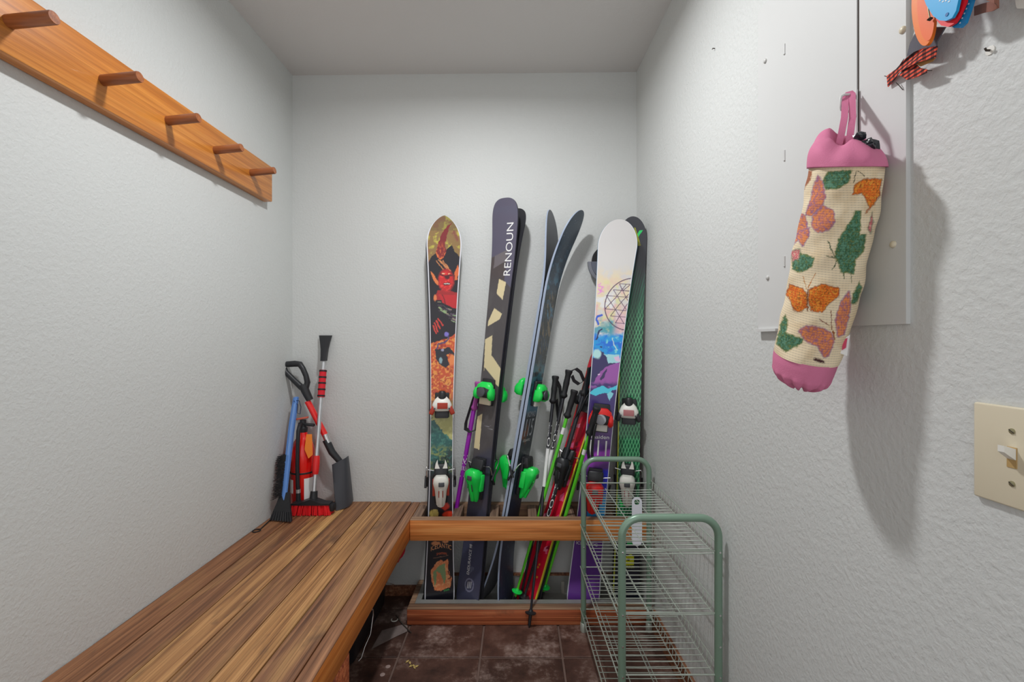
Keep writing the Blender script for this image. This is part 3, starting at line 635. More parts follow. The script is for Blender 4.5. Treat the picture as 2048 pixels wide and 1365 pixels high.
# orange flame topsheet pair
A = Ski('wide ski with red and orange flame painting and pointed tip, leftmost in the rack', (879, 1215, 1.985), (889, 436, 2.045), 9, 0.154, 0.100, 0.128, paint_A, M_side_white, group=PAIRS, cap=(2.5, 1.4), tt=0.922, nu=60, nv=760, rise=0.03)
A.bind(812, 965, M_white, M_redd, M_redd, M_dgrey)
A.text('ICELANTIC', A.ty(1099), 0.004, 0.088, 0.020, 0, M_txt_t, arc=0.012)
A.text('SHAMAN', A.ty(1110), 0.006, 0.044, 0.011, 0, M_txt_o, arc=0.003)
A.text('PARR', A.ty(1180), 0.030, 0.024, 0.008, 12, M_txt_green)
A2 = Ski('rear ski of the flame painted pair, only its dark edge and brake showing', (877, 1215, 1.985), (887, 440, 2.045), 9, 0.154, 0.104, 0.130, None, M_side_blk, group=PAIRS, cap=(2.5, 1.4), tt=0.922, rise=0.02, flip=True, topmat=M_pbase)
A2.bind(812, 965, M_white, M_redd, M_redd, M_dgrey)
# grey ski with cream chevrons
B_ = Ski('grey ski with cream chevrons and white upright lettering, tallest in the rack', (936, 1215, 1.985), (1020, 402, 2.035), -33, 0.138, 0.100, 0.122, paint_B, M_side_blk, group=PAIRS, cap=(3.2, 2.8), tt=0.945, nu=56, nv=700, rise=0.035)
B_.bind(786, 955, M_green, M_green, M_dgrey, M_ivory, style='attack', k=1.05)
B_.text('RENOUN', B_.ty(503), 0.030, 0.232, 0.036, 90, M_txt_w)
B_.text('ENDURANCE 98', B_.ty(1122), -0.012, 0.130, 0.014, 90, M_txt_w)
B2 = Ski('rear ski of the grey chevron pair, showing dark edge and green binding', (938, 1215, 1.985), (1022, 412, 2.035), -33, 0.138, 0.100, 0.122, None, M_side_blk, group=PAIRS, cap=(3.2, 2.8), tt=0.945, rise=0.035, flip=True)
B2.bind(790, 945, M_green, M_green, M_dgrey, M_ivory, style='attack', k=1.05)
# pale-edged pair seen on edge
C1 = Ski('dark blue forest print ski turned edge on, facing right, with pale blue sidewall', (992, 1205, 2.02), (1128, 421, 2.04), 63, 0.145, 0.116, 0.136, paint_C, M_side_blue, group=PAIRS, tt=0.93, cap=(2.2,2.1), nu=40, nv=600, rise=0.085, rtail=0.05, t1=0.78, t2=0.2, th=0.013)
C1.bind(784, 945, M_green, M_green, M_dgrey, M_white, style='attack')
C1.text('NOMAD', C1.ty(829), 0.0, 0.085, 0.026, 0, M_txt_g); C1.text('115', C1.ty(856), 0.0, 0.078, 0.078, 0, M_txt_g); C1.text('ICELANTIC', C1.ty(881), -0.005, 0.07, 0.011, 0, M_txt_w)
C2 = Ski('left ski of the edge on pair with pale blue sidewall and dark grey base tip', (992, 1205, 2.02), (1128, 421, 2.04), 63, 0.145, 0.116, 0.136, None, M_side_blue, M_gbase, group=PAIRS, rise=0.06, rtail=0.05, t1=0.78, t2=0.2, flip=True, rear_gap=0.005, topmat=M_gbase, th=0.013)
C2.bind(778, 938, M_green, M_green, M_dgrey, M_white, style='attack')
# short red pair
D1 = Ski('short red and pink patterned ski with yellow edge among the ski poles', (1050, 1211, 2.0), (1213, 690, 2.05), -38, 0.105, 0.082, 0.100, paint_D, M_side_yel, group=PAIRS, nu=36, nv=420, rise=0.03)
D1.bind(800, 935, M_black, M_black, M_dgrey, M_dgrey, style='attack', k=0.95)
D2 = Ski('rear ski of the short red pair, mostly hidden behind poles', (1053, 1211, 2.0), (1216, 692, 2.05), -38, 0.105, 0.082, 0.100, None, M_side_blk, group=PAIRS, rise=0.03, flip=True, topmat=mat('red_topsheet', C(190, 20, 44), 0.35))
# white tip watercolour ski
E = Ski('wide white tipped ski with watercolour paint and purple tail', (1164, 1215, 1.985), (1239, 443, 1.935), -7, 0.164, 0.113, 0.140, paint_E, M_side_teal, group=PAIRS, nu=76, nv=800, cap=(2.0, 2.0), tt=0.935, rise=0.03, th=0.012)
E.bind(826, 968, M_red, M_red, mat('badge_grey', C(150, 150, 156), 0.4), M_white, style='attack', k=1.1)
E.text('maiden', E.ty(868), 0.006, 0.075, 0.016, 4, M_txt_w); E.text('111', E.ty(890), 0.002, 0.072, 0.066, 2, M_txt_w)
E.text('ICELANTIC', E.ty(1084), -0.006, 0.090, 0.013, 2, M_txt_w)
E2 = Ski('rear ski of the white tipped pair, base to base behind it', (1164, 1215, 1.985), (1238, 447, 1.935), -7, 0.158, 0.112, 0.138, None, M_side_teal, group=PAIRS, cap=(2.0, 2.0), tt=0.935, rise=0.008, flip=True)
# green net ski in the corner
G = Ski('green net patterned ski with black tip in the right corner of the rack', (1252, 1205, 2.03), (1266, 436, 1.985), -18, 0.122, 0.097, 0.116, paint_F, M_side_blk, group=PAIRS, nu=64, nv=860, cap=(2.0, 2.0), tt=0.94, rise=0.022, th=0.012)
G.bind(814, 955, M_white, M_black, mat('badge_grey_red', C(170, 110, 112), 0.5), M_dgrey)
G2 = Ski('rear ski of the green net pair, with yellow green edge', (1249, 1205, 2.03), (1263, 440, 1.985), -18, 0.122, 0.097, 0.116, None, M_side_yel, group=PAIRS, cap=(2.0, 2.0), tt=0.94, rise=0.015, flip=True)

# ------------------------------------------------------------------ ski poles
POLES = 'ski poles standing among the skis'
M_pur = mat('purple_lacquer', C(140, 26, 160), 0.3, coat=0.3); M_purg = mat('mauve_grip', C(150, 66, 140), 0.7)
M_gpole = mat('lime_lacquer', C(84, 190, 40), 0.3, coat=0.3); M_bpole = mat('black_lacquer', C(34, 35, 42), 0.28, coat=0.3)
def pole(label, top, bot, shaft, grip, text=None, tcol=None, tt=0.3, tl=0.2, band=None, basket=None, basket_h=0.05, strap=None, r=0.0078, grip_len=0.115):
    T, B = P(*top), P(*bot); ax = (T - B).normalized(); L = (T - B).length
    t = thing('ski_pole', label, 'ski pole', B, POLES)
    MB().tube([B + ax*0.045, B + ax*L*0.5, T - ax*0.02], [r*0.62, r*0.95, r], 12).build('shaft', shaft, t, 50)
    MB().lathe([(0.001, 0), (0.003, 0.006), (0.006, 0.012), (0.0068, 0.05), (0.005, 0.056)], B, ax, 10).build('tip', M_black, t, 50)
    g = grip_len
    MB().lathe([(r, -g - 0.01), (0.017, -g), (0.0165, -g + 0.006), (0.0125, -g + 0.014), (0.0128, -g*0.62), (0.0142, -g*0.5), (0.0126, -g*0.32), (0.0128, -0.02), (0.0165, -0.006), (0.017, 0.0), (0.0145, 0.003), (0, 0.004)], T, ax, 16).build('grip', grip, t, 50)
    if band:
        (a, b, mt) = band
        MB().tube([B + ax*L*a, B + ax*L*b], r*1.03, 12).build('band', mt, t, 50)
    bh = B + ax*basket_h
    MB().lathe([(0.006, -0.006), (0.022, 0.0), (0.0235, 0.004), (0.020, 0.006), (0.010, 0.008), (0.006, 0.016)], bh, ax, 14).build('basket', basket or M_black, t, 50)
    if strap:
        pts = [T + ax*(-0.006)] + [P(*q) for q in strap]; wv = Vector((0.006, 0.006, 0.004))
        MB().ribbon(pts, wv).build('strap', M_black2, t, 60)
    if text:
        vs, fs = TXT[text]; c = (B + ax*L*tt); vd = (Vector((0, 0, H)) - c); vd = (vd - ax*vd.dot(ax)).normalized(); sd = ax.cross(vd).normalized() * 1.0
        rr = r*1.04; out = []
        for a, b in vs:
            ang = b*1.7; p_ = B + ax*(L*tt + a*tl) - sd*(-1)*0 + vd*rr*math.cos(ang) + (-sd)*rr*math.sin(ang)*1.0
            out.append(p_)
        MB().add(out, fs).build('lettering', tcol or M_txt_w, t)
    return t
pole('purple ski pole with mauve grip leaning behind the grey chevron ski', (957, 766, 2.03), (881, 1199, 2.05), M_pur, M_purg, 'LEKI', M_txt_w, 0.62, 0.10, strap=[(946, 800, 2.02), (932, 845, 2.02), (931, 858, 2.02), (942, 864, 2.025), (953, 860, 2.035), (958, 820, 2.04), (960, 790, 2.04)], r=0.0105)
pole('black ski pole with straight grip, foot on the floor in front of the rack tray', (1111, 754, 2.092), (1058, 1257, 1.868), M_bpole, M_black2, 'SCOTT', M_txt_w, 0.72, 0.17, band=(0.535, 0.69, M_txt_w), basket_h=0.055, strap=[(1120, 775, 2.088), (1122, 800, 2.08), (1116, 835, 2.07), (1113, 800, 2.078)])
pole('black ski pole with tilted grip and wide looped strap', (1138, 742, 2.025), (1038, 1212, 2.0), M_bpole, M_black2, 'SCOTT', M_txt_w, 0.715, 0.14, band=(0.50, 0.66, M_txt_w), strap=[(1152, 738, 2.02), (1161, 745, 2.02), (1168, 762, 2.02), (1158, 769, 2.02), (1148, 762, 2.02), (1144, 752, 2.02)])
pole('lime green ski pole with black grip, left of the red ski', (1149, 782, 1.985), (1024, 1218, 1.975), M_gpole, M_black2, band=(0.80, 0.83, M_txt_w), basket=M_green, basket_h=0.075)
pole('thick black ski pole with large white lettering crossing the red ski', (1182, 738, 1.985), (1042, 1218, 1.975), M_bpole, M_black2, 'SCOTT', M_txt_w, 0.44, 0.17, r=0.0095, strap=[(1180, 735, 1.96), (1174, 760, 1.96), (1170, 800, 1.96), (1150, 838, 1.96), (1160, 825, 1.96), (1176, 790, 1.962)])
pole('lime green ski pole with strapped grip in front of the purple tailed ski', (1194, 816, 1.86), (1081, 1204, 2.03), M_gpole, M_black2, band=(0.775, 0.80, M_txt_w), basket=M_green, basket_h=0.075, strap=[(1190, 835, 1.855), (1180, 870, 1.852), (1176, 900, 1.852), (1178, 918, 1.855), (1185, 923, 1.86), (1184, 905, 1.86), (1186, 880, 1.86), (1192, 850, 1.86)], r=0.0082)

# grey and black rounded pad behind the white ski
t = thing('round_pad', 'rounded black and grey padded cap peeking out left of the white tipped ski', 'pad', P(1196, 565, 2.06))
m = MB(); c0 = P(1200, 527, 2.06); e1 = Vector((1, 0, 0)); e2 = Vector((0, 0, 1))
def arcpts(r_, x, z, a0, a1, n=16): return [c0 + e1*(x + r_*0.75*math.cos(R(a0 + (a1 - a0)*i/n))) + e2*(z + r_*math.sin(R(a0 + (a1 - a0)*i/n))) for i in range(n + 1)] + [c0 + e1*x + e2*z]
m.prism(arcpts(0.088, 0.012, 0.008, 180, 288), (0, 0.022, 0)).build('grey_shell', mat('mid_grey_plastic', C(122, 124, 132), 0.5), t)
MB().prism(arcpts(0.070, 0.012, 0.006, 180, 288), (0, -0.006, 0)).build('inner_lining', mat('slate_cloth', C(98, 102, 114), 0.8), t)
MB().prism(arcpts(0.062, 0.012, 0.010, 180, 90), (0, 0.026, 0)).build('black_shell', M_black2, t)
MB().box(c0 + Vector((-0.02, 0.02, -0.05)), c0 + Vector((0.02, D - 2.06 - 0.0005, -0.03))).build('wall_peg', M_black, t)

# ------------------------------------------------------------------ bench, rack and tray
ZB = H - 0.752; XA = -0.455
t = thing('wooden_bench', 'long brown plank bench along the left wall with worn boards', 'bench', (XL + 0.3, 1.2, 0))
pw = (XA - 0.040 - XL)/6.0
for i in range(6):
    pm = MB().rbox((0, 0, 0), (pw/2 - 0.0016, 0.92, 0.019), 0.0025, seg=2).mesh('plank'); pm.materials.append(M_benches[i])
    o = bpy.data.objects.new('plank', pm); link(o); o.parent = t
    o.location = Vector((XL + pw*(i + 0.5), D - 0.92 - 0.001, ZB - 0.019 + random.uniform(-0.0008, 0.0008))) - t.location
MB().rbox((XA - 0.019, D - 0.93, ZB - 0.0445), (0.019, 0.925, 0.0445), 0.004).build('apron', M_apron, t, 40); worn_top(bpy.context.scene.objects['apron'], M_aprontop)
for y0 in (1.14, 0.40):
    MB().rbox((XA - 0.0445, y0 + 0.044, (ZB - 0.0895)/2), (0.044, 0.044, (ZB - 0.0895)/2), 0.004).build('leg', M_curb, t, 40)
for y0 in (0.44, 1.19, 1.9):
    MB().rbox(((XL + XA)/2 - 0.02, y0, ZB - 0.038 - 0.0445), ((XA - XL)/2 - 0.022, 0.019, 0.0445), 0.003).build('cross_bearer', M_curb, t, 40)

t = thing('ski_rack', 'wooden ski rack with orange front rail and slotted dividers beside the bench', 'rack', ((XA + XR0)/2, 2.0, ZB - 0.09))
xr1 = XW(1.92) - 0.001
MB().rbox(((XA + 0.001 + xr1)/2, 1.919, ZB - 0.0445), ((xr1 - XA - 0.001)/2, 0.019, 0.0445), 0.003).build('front_rail', M_rail, t, 40); worn_top(bpy.context.scene.objects['front_rail'], M_top)
MB().rbox(((XA + XR0)/2, D - 0.0205, ZB - 0.0445), ((XR0 - XA)/2 - 0.001, 0.019, 0.0445), 0.003).build('back_rail', M_top, t, 40)
dm = MB().rbox((0, 0, 0), (0.019, 0.0685, 0.019), 0.003).mesh('divider'); dm.materials.append(M_div)
for xc in (-0.4335, -0.2665, -0.105, 0.060, 0.224, 0.388, 0.5265):
    o = bpy.data.objects.new('divider', dm); link(o); o.parent = t
    o.location = Vector((xc, 2.0075, ZB - 0.0195)) - t.location

t = thing('ski_tray', 'reddish wood and grey metal drip tray on the floor under the ski rack', 'tray', (0.04, 1.98, 0))
xt0 = -0.463; yf = 1.885; xt1 = XW(1.90) - 0.013
MB().rbox(((xt0 + xt1)/2, yf + 0.019, 0.0355), ((xt1 - xt0)/2, 0.019, 0.0345), 0.004).build('front_curb', M_curb, t, 40); worn_top(bpy.context.scene.objects['front_curb'], M_top)
MB().rbox((xt0 + 0.012, (yf + 0.039 + D - 0.002)/2, 0.0355), (0.012, (D - 0.002 - yf - 0.039)/2, 0.0345), 0.003).build('side_curb', M_top, t, 40)
m = MB(); xa, xb, ya, yb = xt0 + 0.025, xt1, yf + 0.039, D - 0.001
m.box((xa, ya, 0.001), (xb, yb, 0.014)); m.box((xa, ya, 0.014), (xb, ya + 0.026, 0.071)); m.box((xa, ya + 0.026, 0.014), (xa + 0.022, yb, 0.072)); m.box((xa + 0.022, yb - 0.012, 0.014), (xb, yb, 0.098))
m.build('metal_pan', M_steel, t)
MB().box((xa + 0.024, yb - 0.016, 0.096), (xb, yb, 0.103)).build('pan_lip', M_base, t)
for px in (1125,):
    MB().box(P(px - 3, 1199, D) + Vector((0, -0.018, -0.02)), P(px + 3, 1160, D) + Vector((0, -0.013, 0))).build('seam', mat('pale_caulk', C(170, 166, 156), 0.8), t)

# ------------------------------------------------------------------ coat peg rail
t = thing('coat_peg_rail', 'honey coloured wooden coat rail with round pegs on the left wall', 'coat rail', (XL, 1.3, 1.86))
MB().rbox((XL + 0.018, (1.877 + 0.52)/2, 1.825), (0.018, (1.877 - 0.52)/2, 0.072), 0.004).build('board', M_coat, t, 40)
for y in (0.702, 0.907, 1.112, 1.317, 1.522, 1.727):
    b0 = Vector((XL + 0.035, y, 1.819)); ax = Vector((0.09, 0, 0.009)).normalized()
    MB().lathe([(0.0128, 0), (0.0128, 0.089), (0.0118, 0.0915), (0, 0.0915)], b0, ax, 24).build('peg', M_peg, t, 50)

# ------------------------------------------------------------------ electrical panel on the right wall
def wallbox(pxa, pya, pxb, pyb, th, off=0.0):
    a, b = PR(pxa, pya), PR(pxb, pyb); return a, b
dirn = Vector((-FL, 1, 0)).normalized(); inn = Vector((-1, -FL, 0)).normalized()   # along the wall (away), into the room
def wpoint(y, z, off): p = Vector((XW(y), y, z)); return p + inn*off
def wslab(m, y0, y1, z0, z1, o0, o1):
    return m.prism([wpoint(y0, z0, o0), wpoint(y1, z0, o0), wpoint(y1, z1, o0), wpoint(y0, z1, o0)], inn*(o1 - o0))
yA, yB2 = PR(1522, 600).y, PR(1821, 600).y
zb_, zt_ = 1.209, PR(1522, 26).z
t = thing('electrical_panel', 'painted grey electrical panel cover set in the right wall', 'electrical panel', wpoint((yA + yB2)/2, zb_, 0))
wslab(MB(), yB2, yA, zb_, zt_, 0, 0.007).build('cover', M_panel, t)
yd0, yd1 = PR(1569, 300, 0.007).y, PR(1716, 300, 0.007).y; zd1 = PR(1569, 22, 0.007).z; zd0 = PR(1700, 612, 0.007).z
wslab(MB(), yd1 - 0.0022, yd1 + 0.001, zd0, zd1, 0.0069, 0.0076).build('gap', M_gap, t)
door = wslab(MB(), yd1, yd0, zd0, zd1, 0.007, 0.0095).build('panel_door', M_panel, t)
for py in (98, 311, 523):
    p = PR(1570, py, 0.0095); MB().tube([p + Vector((0, 0.001, -0.011)), p + Vector((0, 0.001, 0.011))], 0.0028, 8).build('hinge', M_panel, door, 50)
for px, py in ((1531, 122), (1536, 556), (1787, 489), (1806, 60)):
    p = PR(px, py, 0.007); MB().lathe([(0.0055, 0), (0.0052, 0.002), (0.0035, 0.0035), (0, 0.0038)], p, inn, 14).build('screw', mat('painted_screw', (0.6, 0.6, 0.58, 1), 0.4) if px < 1600 else M_ivory, t, 50)
wslab(MB(), PR(1722, 575).y, PR(1716, 575).y, PR(1716, 590).z, PR(1716, 560).z, 0.0095, 0.014).build('latch', M_steel, door)
wslab(MB(), PR(1562, 656).y, yA + 0.001, zb_ - 0.005, zb_ + 0.001, 0, 0.013).build('ledge', M_panel, t)

# wall hook on the panel door edge
t = thing('wall_hook', 'pale grey square wire hook on the panel holding the floral bag', 'hook', PR(1712, 230))
pt, pb = PR(1712, 182, 0.0097), PR(1712, 292, 0.0097)
wslab(MB(), pt.y - 0.004, pt.y + 0.004, pb.z, pt.z, 0.0097, 0.0122).build('hook_plate', M_panel, t)
hz0, hz1, hy = PR(1712, 222, 0.012).z, PR(1712, 188, 0.012).z, pt.y
def hk(o_, z_): return wpoint(hy, z_, o_)
MB().tube([hk(0.012, hz1), hk(0.030, hz1), hk(0.0355, hz1 - 0.003), hk(0.037, hz1 - 0.008), hk(0.037, hz0 + 0.008), hk(0.0355, hz0 + 0.003), hk(0.031, hz0), hk(0.020, hz0)], 0.0021, 8).build('hook_loop', M_panel, t, 60)

# ------------------------------------------------------------------ bag dispenser
t = thing('bag_dispenser', 'cream tapestry bag holder with butterflies and pink ends hanging on the right wall', 'bag', P(1600, 760, 0.80))
rows = [
 (338, 1691, 0.742, 0.057, 0.047, 19), (395, 1682, 0.752, 0.058, 0.049, 19), (450, 1671, 0.760, 0.058, 0.050, 19), (550, 1650, 0.775, 0.059, 0.050, 18), (650, 1629, 0.79, 0.057, 0.049, 18),
 (700, 1614, 0.797, 0.055, 0.047, 18), (725, 1607, 0.80, 0.054, 0.045, 18), (748, 1602, 0.802, 0.051, 0.042, 18), (764, 1600, 0.803, 0.042, 0.034, 18), (770, 1600, 0.803, 0.026, 0.02, 18), (770, 1600, 0.803, 0.002, 0.002, 18)]
def bag_rings(y0, y1, n, nth, wr=0.0, wrf=9):
    ry = np.array([r[0] for r in rows[:9]], float); out = []
    for i in range(n):
        yy = y0 + (y1 - y0)*i/(n - 1)
        cx, dd, a, b, ti = [np.interp(yy, ry, [r[k] for r in rows[:9]]) for k in range(1, 6)]
        c = P(cx, yy, dd); out.append((c, a, b, ti))
    return out
def bag_surface(rings, nth, wr=0.0015, seed=0):
    th = np.linspace(0, 2*np.pi, nth, endpoint=False); V = []
    for i, (c, a, b, ti) in enumerate(rings):
        e1 = np.array([0, -1, -math.tan(R(ti))]); e2 = np.array([-1, 0, 0])
        wob = 1 + wr*np.sin(3*th + i*0.05 + seed) + wr*0.7*np.sin(5*th - i*0.11 + 1.3)
        V.append(np.array(c)[None, :] + (a*np.cos(th)*wob)[:, None]*e1 + (b*np.sin(th)*wob)[:, None]*e2)
    return np.array(V)
def grid_obj(name, V, mats, parent, paint=None):
    nr, nc, _ = V.shape; inv = np.array(W[parent].inverted()); Vl = V.reshape(-1, 3) @ inv[:3, :3].T + inv[:3, 3]
    idx = np.arange(nr*nc).reshape(nr, nc); nx = np.roll(idx, -1, 1); Q = np.stack([idx[:-1], nx[:-1], nx[1:], idx[1:]], -1).reshape(-1, 4)
    me = bpy.data.meshes.new(name); me.from_pydata(Vl.tolist(), [], Q.tolist()); me.materials.append(mats); me.polygons.foreach_set('use_smooth', [True]*len(me.polygons))
    if paint is not None: set_col(me, paint)
    o = bpy.data.objects.new(name, me); link(o); o.parent = parent; W[o] = W[parent]; return o
NR, NT = 330, 420
br = bag_rings(336, 712, NR, NT); V = bag_surface(br, NT, 0.022)
X, Y = proj(V.reshape(-1, 3)); X0, Y0 = X, Y; X = X + 5*(fbm(X0/5, Y0/5, 3) - 0.5); Y = Y + 5*(fbm(X0/5 + 31, Y0/5 + 7, 3) - 0.5); p = Paint(X, Y)
ii, jj = np.meshgrid(np.arange(NR), np.arange(NT), indexing='ij'); ii = ii.ravel(); jj = jj.ravel()
p.base(C(222, 204, 174)); p.mix(C(196, 166, 120), sm(0.45, 0.75, fbm(X/30, Y/30))*0.35)
orange = [C(222,120,34), C(196,78,26), C(236,160,60), C(120,50,20)]; purple = [C(198,118,84), C(220,138,76), C(160,96,110), C(132,98,140)]; green = [C(60,104,74), C(96,142,118), C(40,72,48), C(110,118,60)]; pinkc = [C(224,130,130), C(150,70,76), C(230,190,170), C(90,110,90)]
nzf = fbm(X/3.0, Y/3.0, 2); nzg = fbm(X/2.1 + 40, Y/4.0 + 11, 2)
def wing(pts, cols, o, k):
    pts = [(o[0] + x/k, o[1] + y/k) for x, y in pts]; m = p.inpoly(pts)
    cxm, cym = np.mean([q[0] for q in pts]), np.mean([q[1] for q in pts])
    p.mix(cols[0], m); p.mix(cols[1], m*(nzf > 0.52)*0.65); p.mix(cols[2], m*(nzg > 0.60)*0.65); p.mix(cols[3], m*(nzf < 0.32)*0.65)
    p.line(cols[3], pts + [pts[0]], 1.8, a=0.5)
o2, k2, o3, k3 = (1500, 160), 4.55, (1500, 440), 3.791
wing([(700,840),(920,820),(900,930),(800,990),(690,1000),(660,930)], green, o2, k2)
wing([(1195,900),(1040,900),(950,960),(935,1045),(1020,1030),(1060,1100),(1085,1160),(1045,1215),(1130,1130),(1180,1050)], orange, o2, k2)
wing([(620,870),(660,930),(690,1060),(660,1140),(560,1240),(500,1230),(540,1130),(570,980)], purple, o2, k2)
wing([(660,1140),(760,1190),(775,1290),(720,1370),(620,1390),(560,1340),(570,1240)], purple, o2, k2)
wing([(430,1190),(500,1230),(525,1310),(500,1400),(400,1500),(360,1420),(390,1340)], purple, o2, k2)
wing([(515,820),(560,830),(550,900),(490,1000),(480,960)], [C(150,90,60)]*4, o2, k2)
p.line(C(60,60,40), [(970,830),(945,930)], 0.8, o2, k2); p.line(C(60,60,40), [(985,830),(1040,880)], 0.8, o2, k2)
wing([(370,80),(450,60),(450,120),(400,205),(350,130)], purple, o3, k3)
wing([(770,0),(800,-70),(840,-70),(835,110),(880,110),(862,240),(800,300),(790,410),(690,400),(670,330),(640,280),(670,150)], green, o3, k3)
p.line(C(60,80,50), [(640,280),(590,160)], 0.9, o3, k3); p.line(C(60,80,50), [(640,290),(580,275)], 0.9, o3, k3); p.line(C(60,80,50), [(660,310),(625,375)], 0.9, o3, k3); p.line(C(80,90,50), [(710,400),(715,445)], 1.2, o3, k3); p.line(C(80,90,50), [(765,400),(770,480)], 1.0, o3, k3)
wing([(322,330),(380,250),(490,290),(470,360),(380,400),(320,380)], green, o3, k3); wing([(300,240),(380,215),(372,290),(322,325)], pinkc, o3, k3)
wing([(270,560),(300,490),(400,520),(430,560),(430,660),(380,700),(330,690),(310,620)], orange, o3, k3); wing([(448,530),(540,485),(682,520),(670,580),(600,640),(540,700),(460,690),(442,600)], orange, o3, k3)
p.line(C(110,60,24), [(436,530),(436,690)], 1.4, o3, k3); p.line(C(180,120,50), [(430,525),(400,430)], 0.7, o3, k3); p.line(C(180,110,40), [(440,520),(495,405)], 0.8, o3, k3)
wing([(750,540),(765,640),(750,740),(720,870),(665,890),(645,760),(690,620)], purple, o3, k3); wing([(365,840),(430,800),(560,820),(620,860),(640,920),(600,1030),(560,1045),(510,960),(420,920)], purple, o3, k3)
p.line(C(120,60,40), [(620,830),(615,690)], 0.8, o3, k3); p.line(C(120,60,40), [(600,800),(525,755)], 0.8, o3, k3); p.line(C(140,80,40), [(630,840),(645,910)], 1.5, o3, k3)
wing([(265,715),(285,770),(275,860),(400,900),(390,940),(270,1000),(200,940),(230,800)], green, o3, k3)
wing([(780,560),(800,530),(830,470),(850,520),(800,640),(765,630)], green, o3, k3); wing([(890,60),(915,0),(925,-60),(935,0),(915,110)], pinkc, o3, k3); wing([(480,1060),(500,1050),(560,1070),(560,1085)], [C(70,40,40)]*4, o3, k3)
wv = 0.86 + 0.14*((ii % 4) < 2) ; wv *= np.where(((ii//4 + jj) % 6 == 0) & ((ii % 4) >= 2), 0.80, 1.0)
p.c *= wv[:, None]
bagm = paint_mat('tapestry_weave', 0.9, 0.0)
body = grid_obj('tapestry_body', V, bagm, t, p.c)
# pink bottom with gathered elastic
br = bag_rings(711, 771, 26, 160); 
rs = []
for i, (c, a, b, ti) in enumerate(br):
    f = i/25.0; rs.append((c, a*(1.0 if f < 0.75 else 1 - 0.55*((f - 0.75)/0.25)**2), b*(1.0 if f < 0.75 else 1 - 0.55*((f - 0.75)/0.25)**2), ti))
V = bag_surface(rs, 160, 0.012); th = np.linspace(0, 2*np.pi, 160, endpoint=False)
for i in range(26):
    f = max(0, (i - 12)/13.0); c = V[i].mean(0); V[i] = c + (V[i] - c)*(1 + 0.05*f*np.sin(17*th + 0.6*np.sin(3*th)) + 0.02*f*np.sin(31*th))[:, None] + np.array([0, 0, 1.0])*(0.0035*f*np.sin(13*th + 1))[:, None]
V = np.concatenate([V, V[-1:].mean(1, keepdims=True) + (V[-1:] - V[-1:].mean(1, keepdims=True))*0.3 + np.array([0, 0, 0.012])]); grid_obj('pink_bottom', V, M_pink, t)
# pink collar, folded and gathered
rs = []; top = P(1690, 276, 0.742); c0 = br[0][0]
br0 = bag_rings(336, 340, 2, 10)[0]
for i in range(22):
    f = i/21.0; c = br0[0].lerp(top, f**1.0); k = 1.07*math.sqrt(max(0.0, 1 - (0.93*f)**3.0)); rs.append((c, br0[1]*k, br0[2]*k, 19 + 17*f))
V = bag_surface(rs, 200, 0.0); th = np.linspace(0, 2*np.pi, 200, endpoint=False)
for i in range(22):
    f = i/21.0; c = V[i].mean(0)
    V[i] = c + (V[i] - c)*(1 + f*(0.055*np.sin(4*th + 0.8 + f*1.2) + 0.035*np.sin(9*th + 2*f)) + 0.012*np.sin(11*th))[:, None]
    V[i] += np.array([0, 0, 1.0])*(f*f*0.006*np.sin(2*th + 2.2) + 0.003*f*np.sin(5*th))[:, None]
V = np.concatenate([V[:1] + np.array([0, 0, 0.002]) - (V[:1] - V[:1].mean(1, keepdims=True))*0.06, V, V[-1:] + (V[-1:].mean(1, keepdims=True) - V[-1:])*0.25 + np.array([0, 0, -0.004]), V[-1:] + (V[-1:].mean(1, keepdims=True) - V[-1:])*0.4 + np.array([0, 0, -0.03])])
grid_obj('pink_collar', V, M_pink, t)
hkp = wpoint(hy, hz1 + 0.0025, 0.022)
sp = [P(1676, 300, 0.748), P(1682, 272, 0.746), P(1689, 235, 0.748), hkp + Vector((-0.004, 0.003, -0.004)), hkp + Vector((0, 0, 0.002)), hkp + Vector((0.003, -0.003, -0.004)), P(1705, 235, 0.742), P(1700, 272, 0.738), P(1697, 300, 0.736)]
MB().ribbon(sp, Vector((0.0045, -0.0035, 0.0))*0.85, 0.0012).build('hanging_strap', M_pink, t, 60)
for px, py, dd, r_ in ((1718, 274, 0.718, 0.009), (1744, 294, 0.706, 0.012), (1735, 290, 0.71, 0.010)):
    c = P(px, py, dd); m = MB(); bm = bmesh.new(); bmesh.ops.create_icosphere(bm, subdivisions=2, radius=r_)
    for v in bm.verts: v.co *= random.uniform(0.65, 1.15)
    bm.verts.index_update(); m.add([v.co + c for v in bm.verts], [tuple(v.index for v in f.verts) for f in bm.faces]); bm.free(); m.build('plastic_bag_end', M_blkbag, t)
q = [P(1676, 684, 0.745), P(1700, 670, 0.735), P(1694, 712, 0.735), P(1676, 706, 0.745)]
MB().prism(q, (0.001, 0.0012, 0)).build('care_label', M_txt_w, t)
q = [P(1686, 682, 0.7405), P(1695, 676, 0.7370), P(1692, 696, 0.7370), P(1684, 701, 0.7405)]
MB().prism([v + Vector((-0.0006, -0.0008, 0)) for v in q], (-0.0003, -0.0003, 0)).build('label_mark', mat('label_crimson', C(190, 60, 90), 0.6), t)

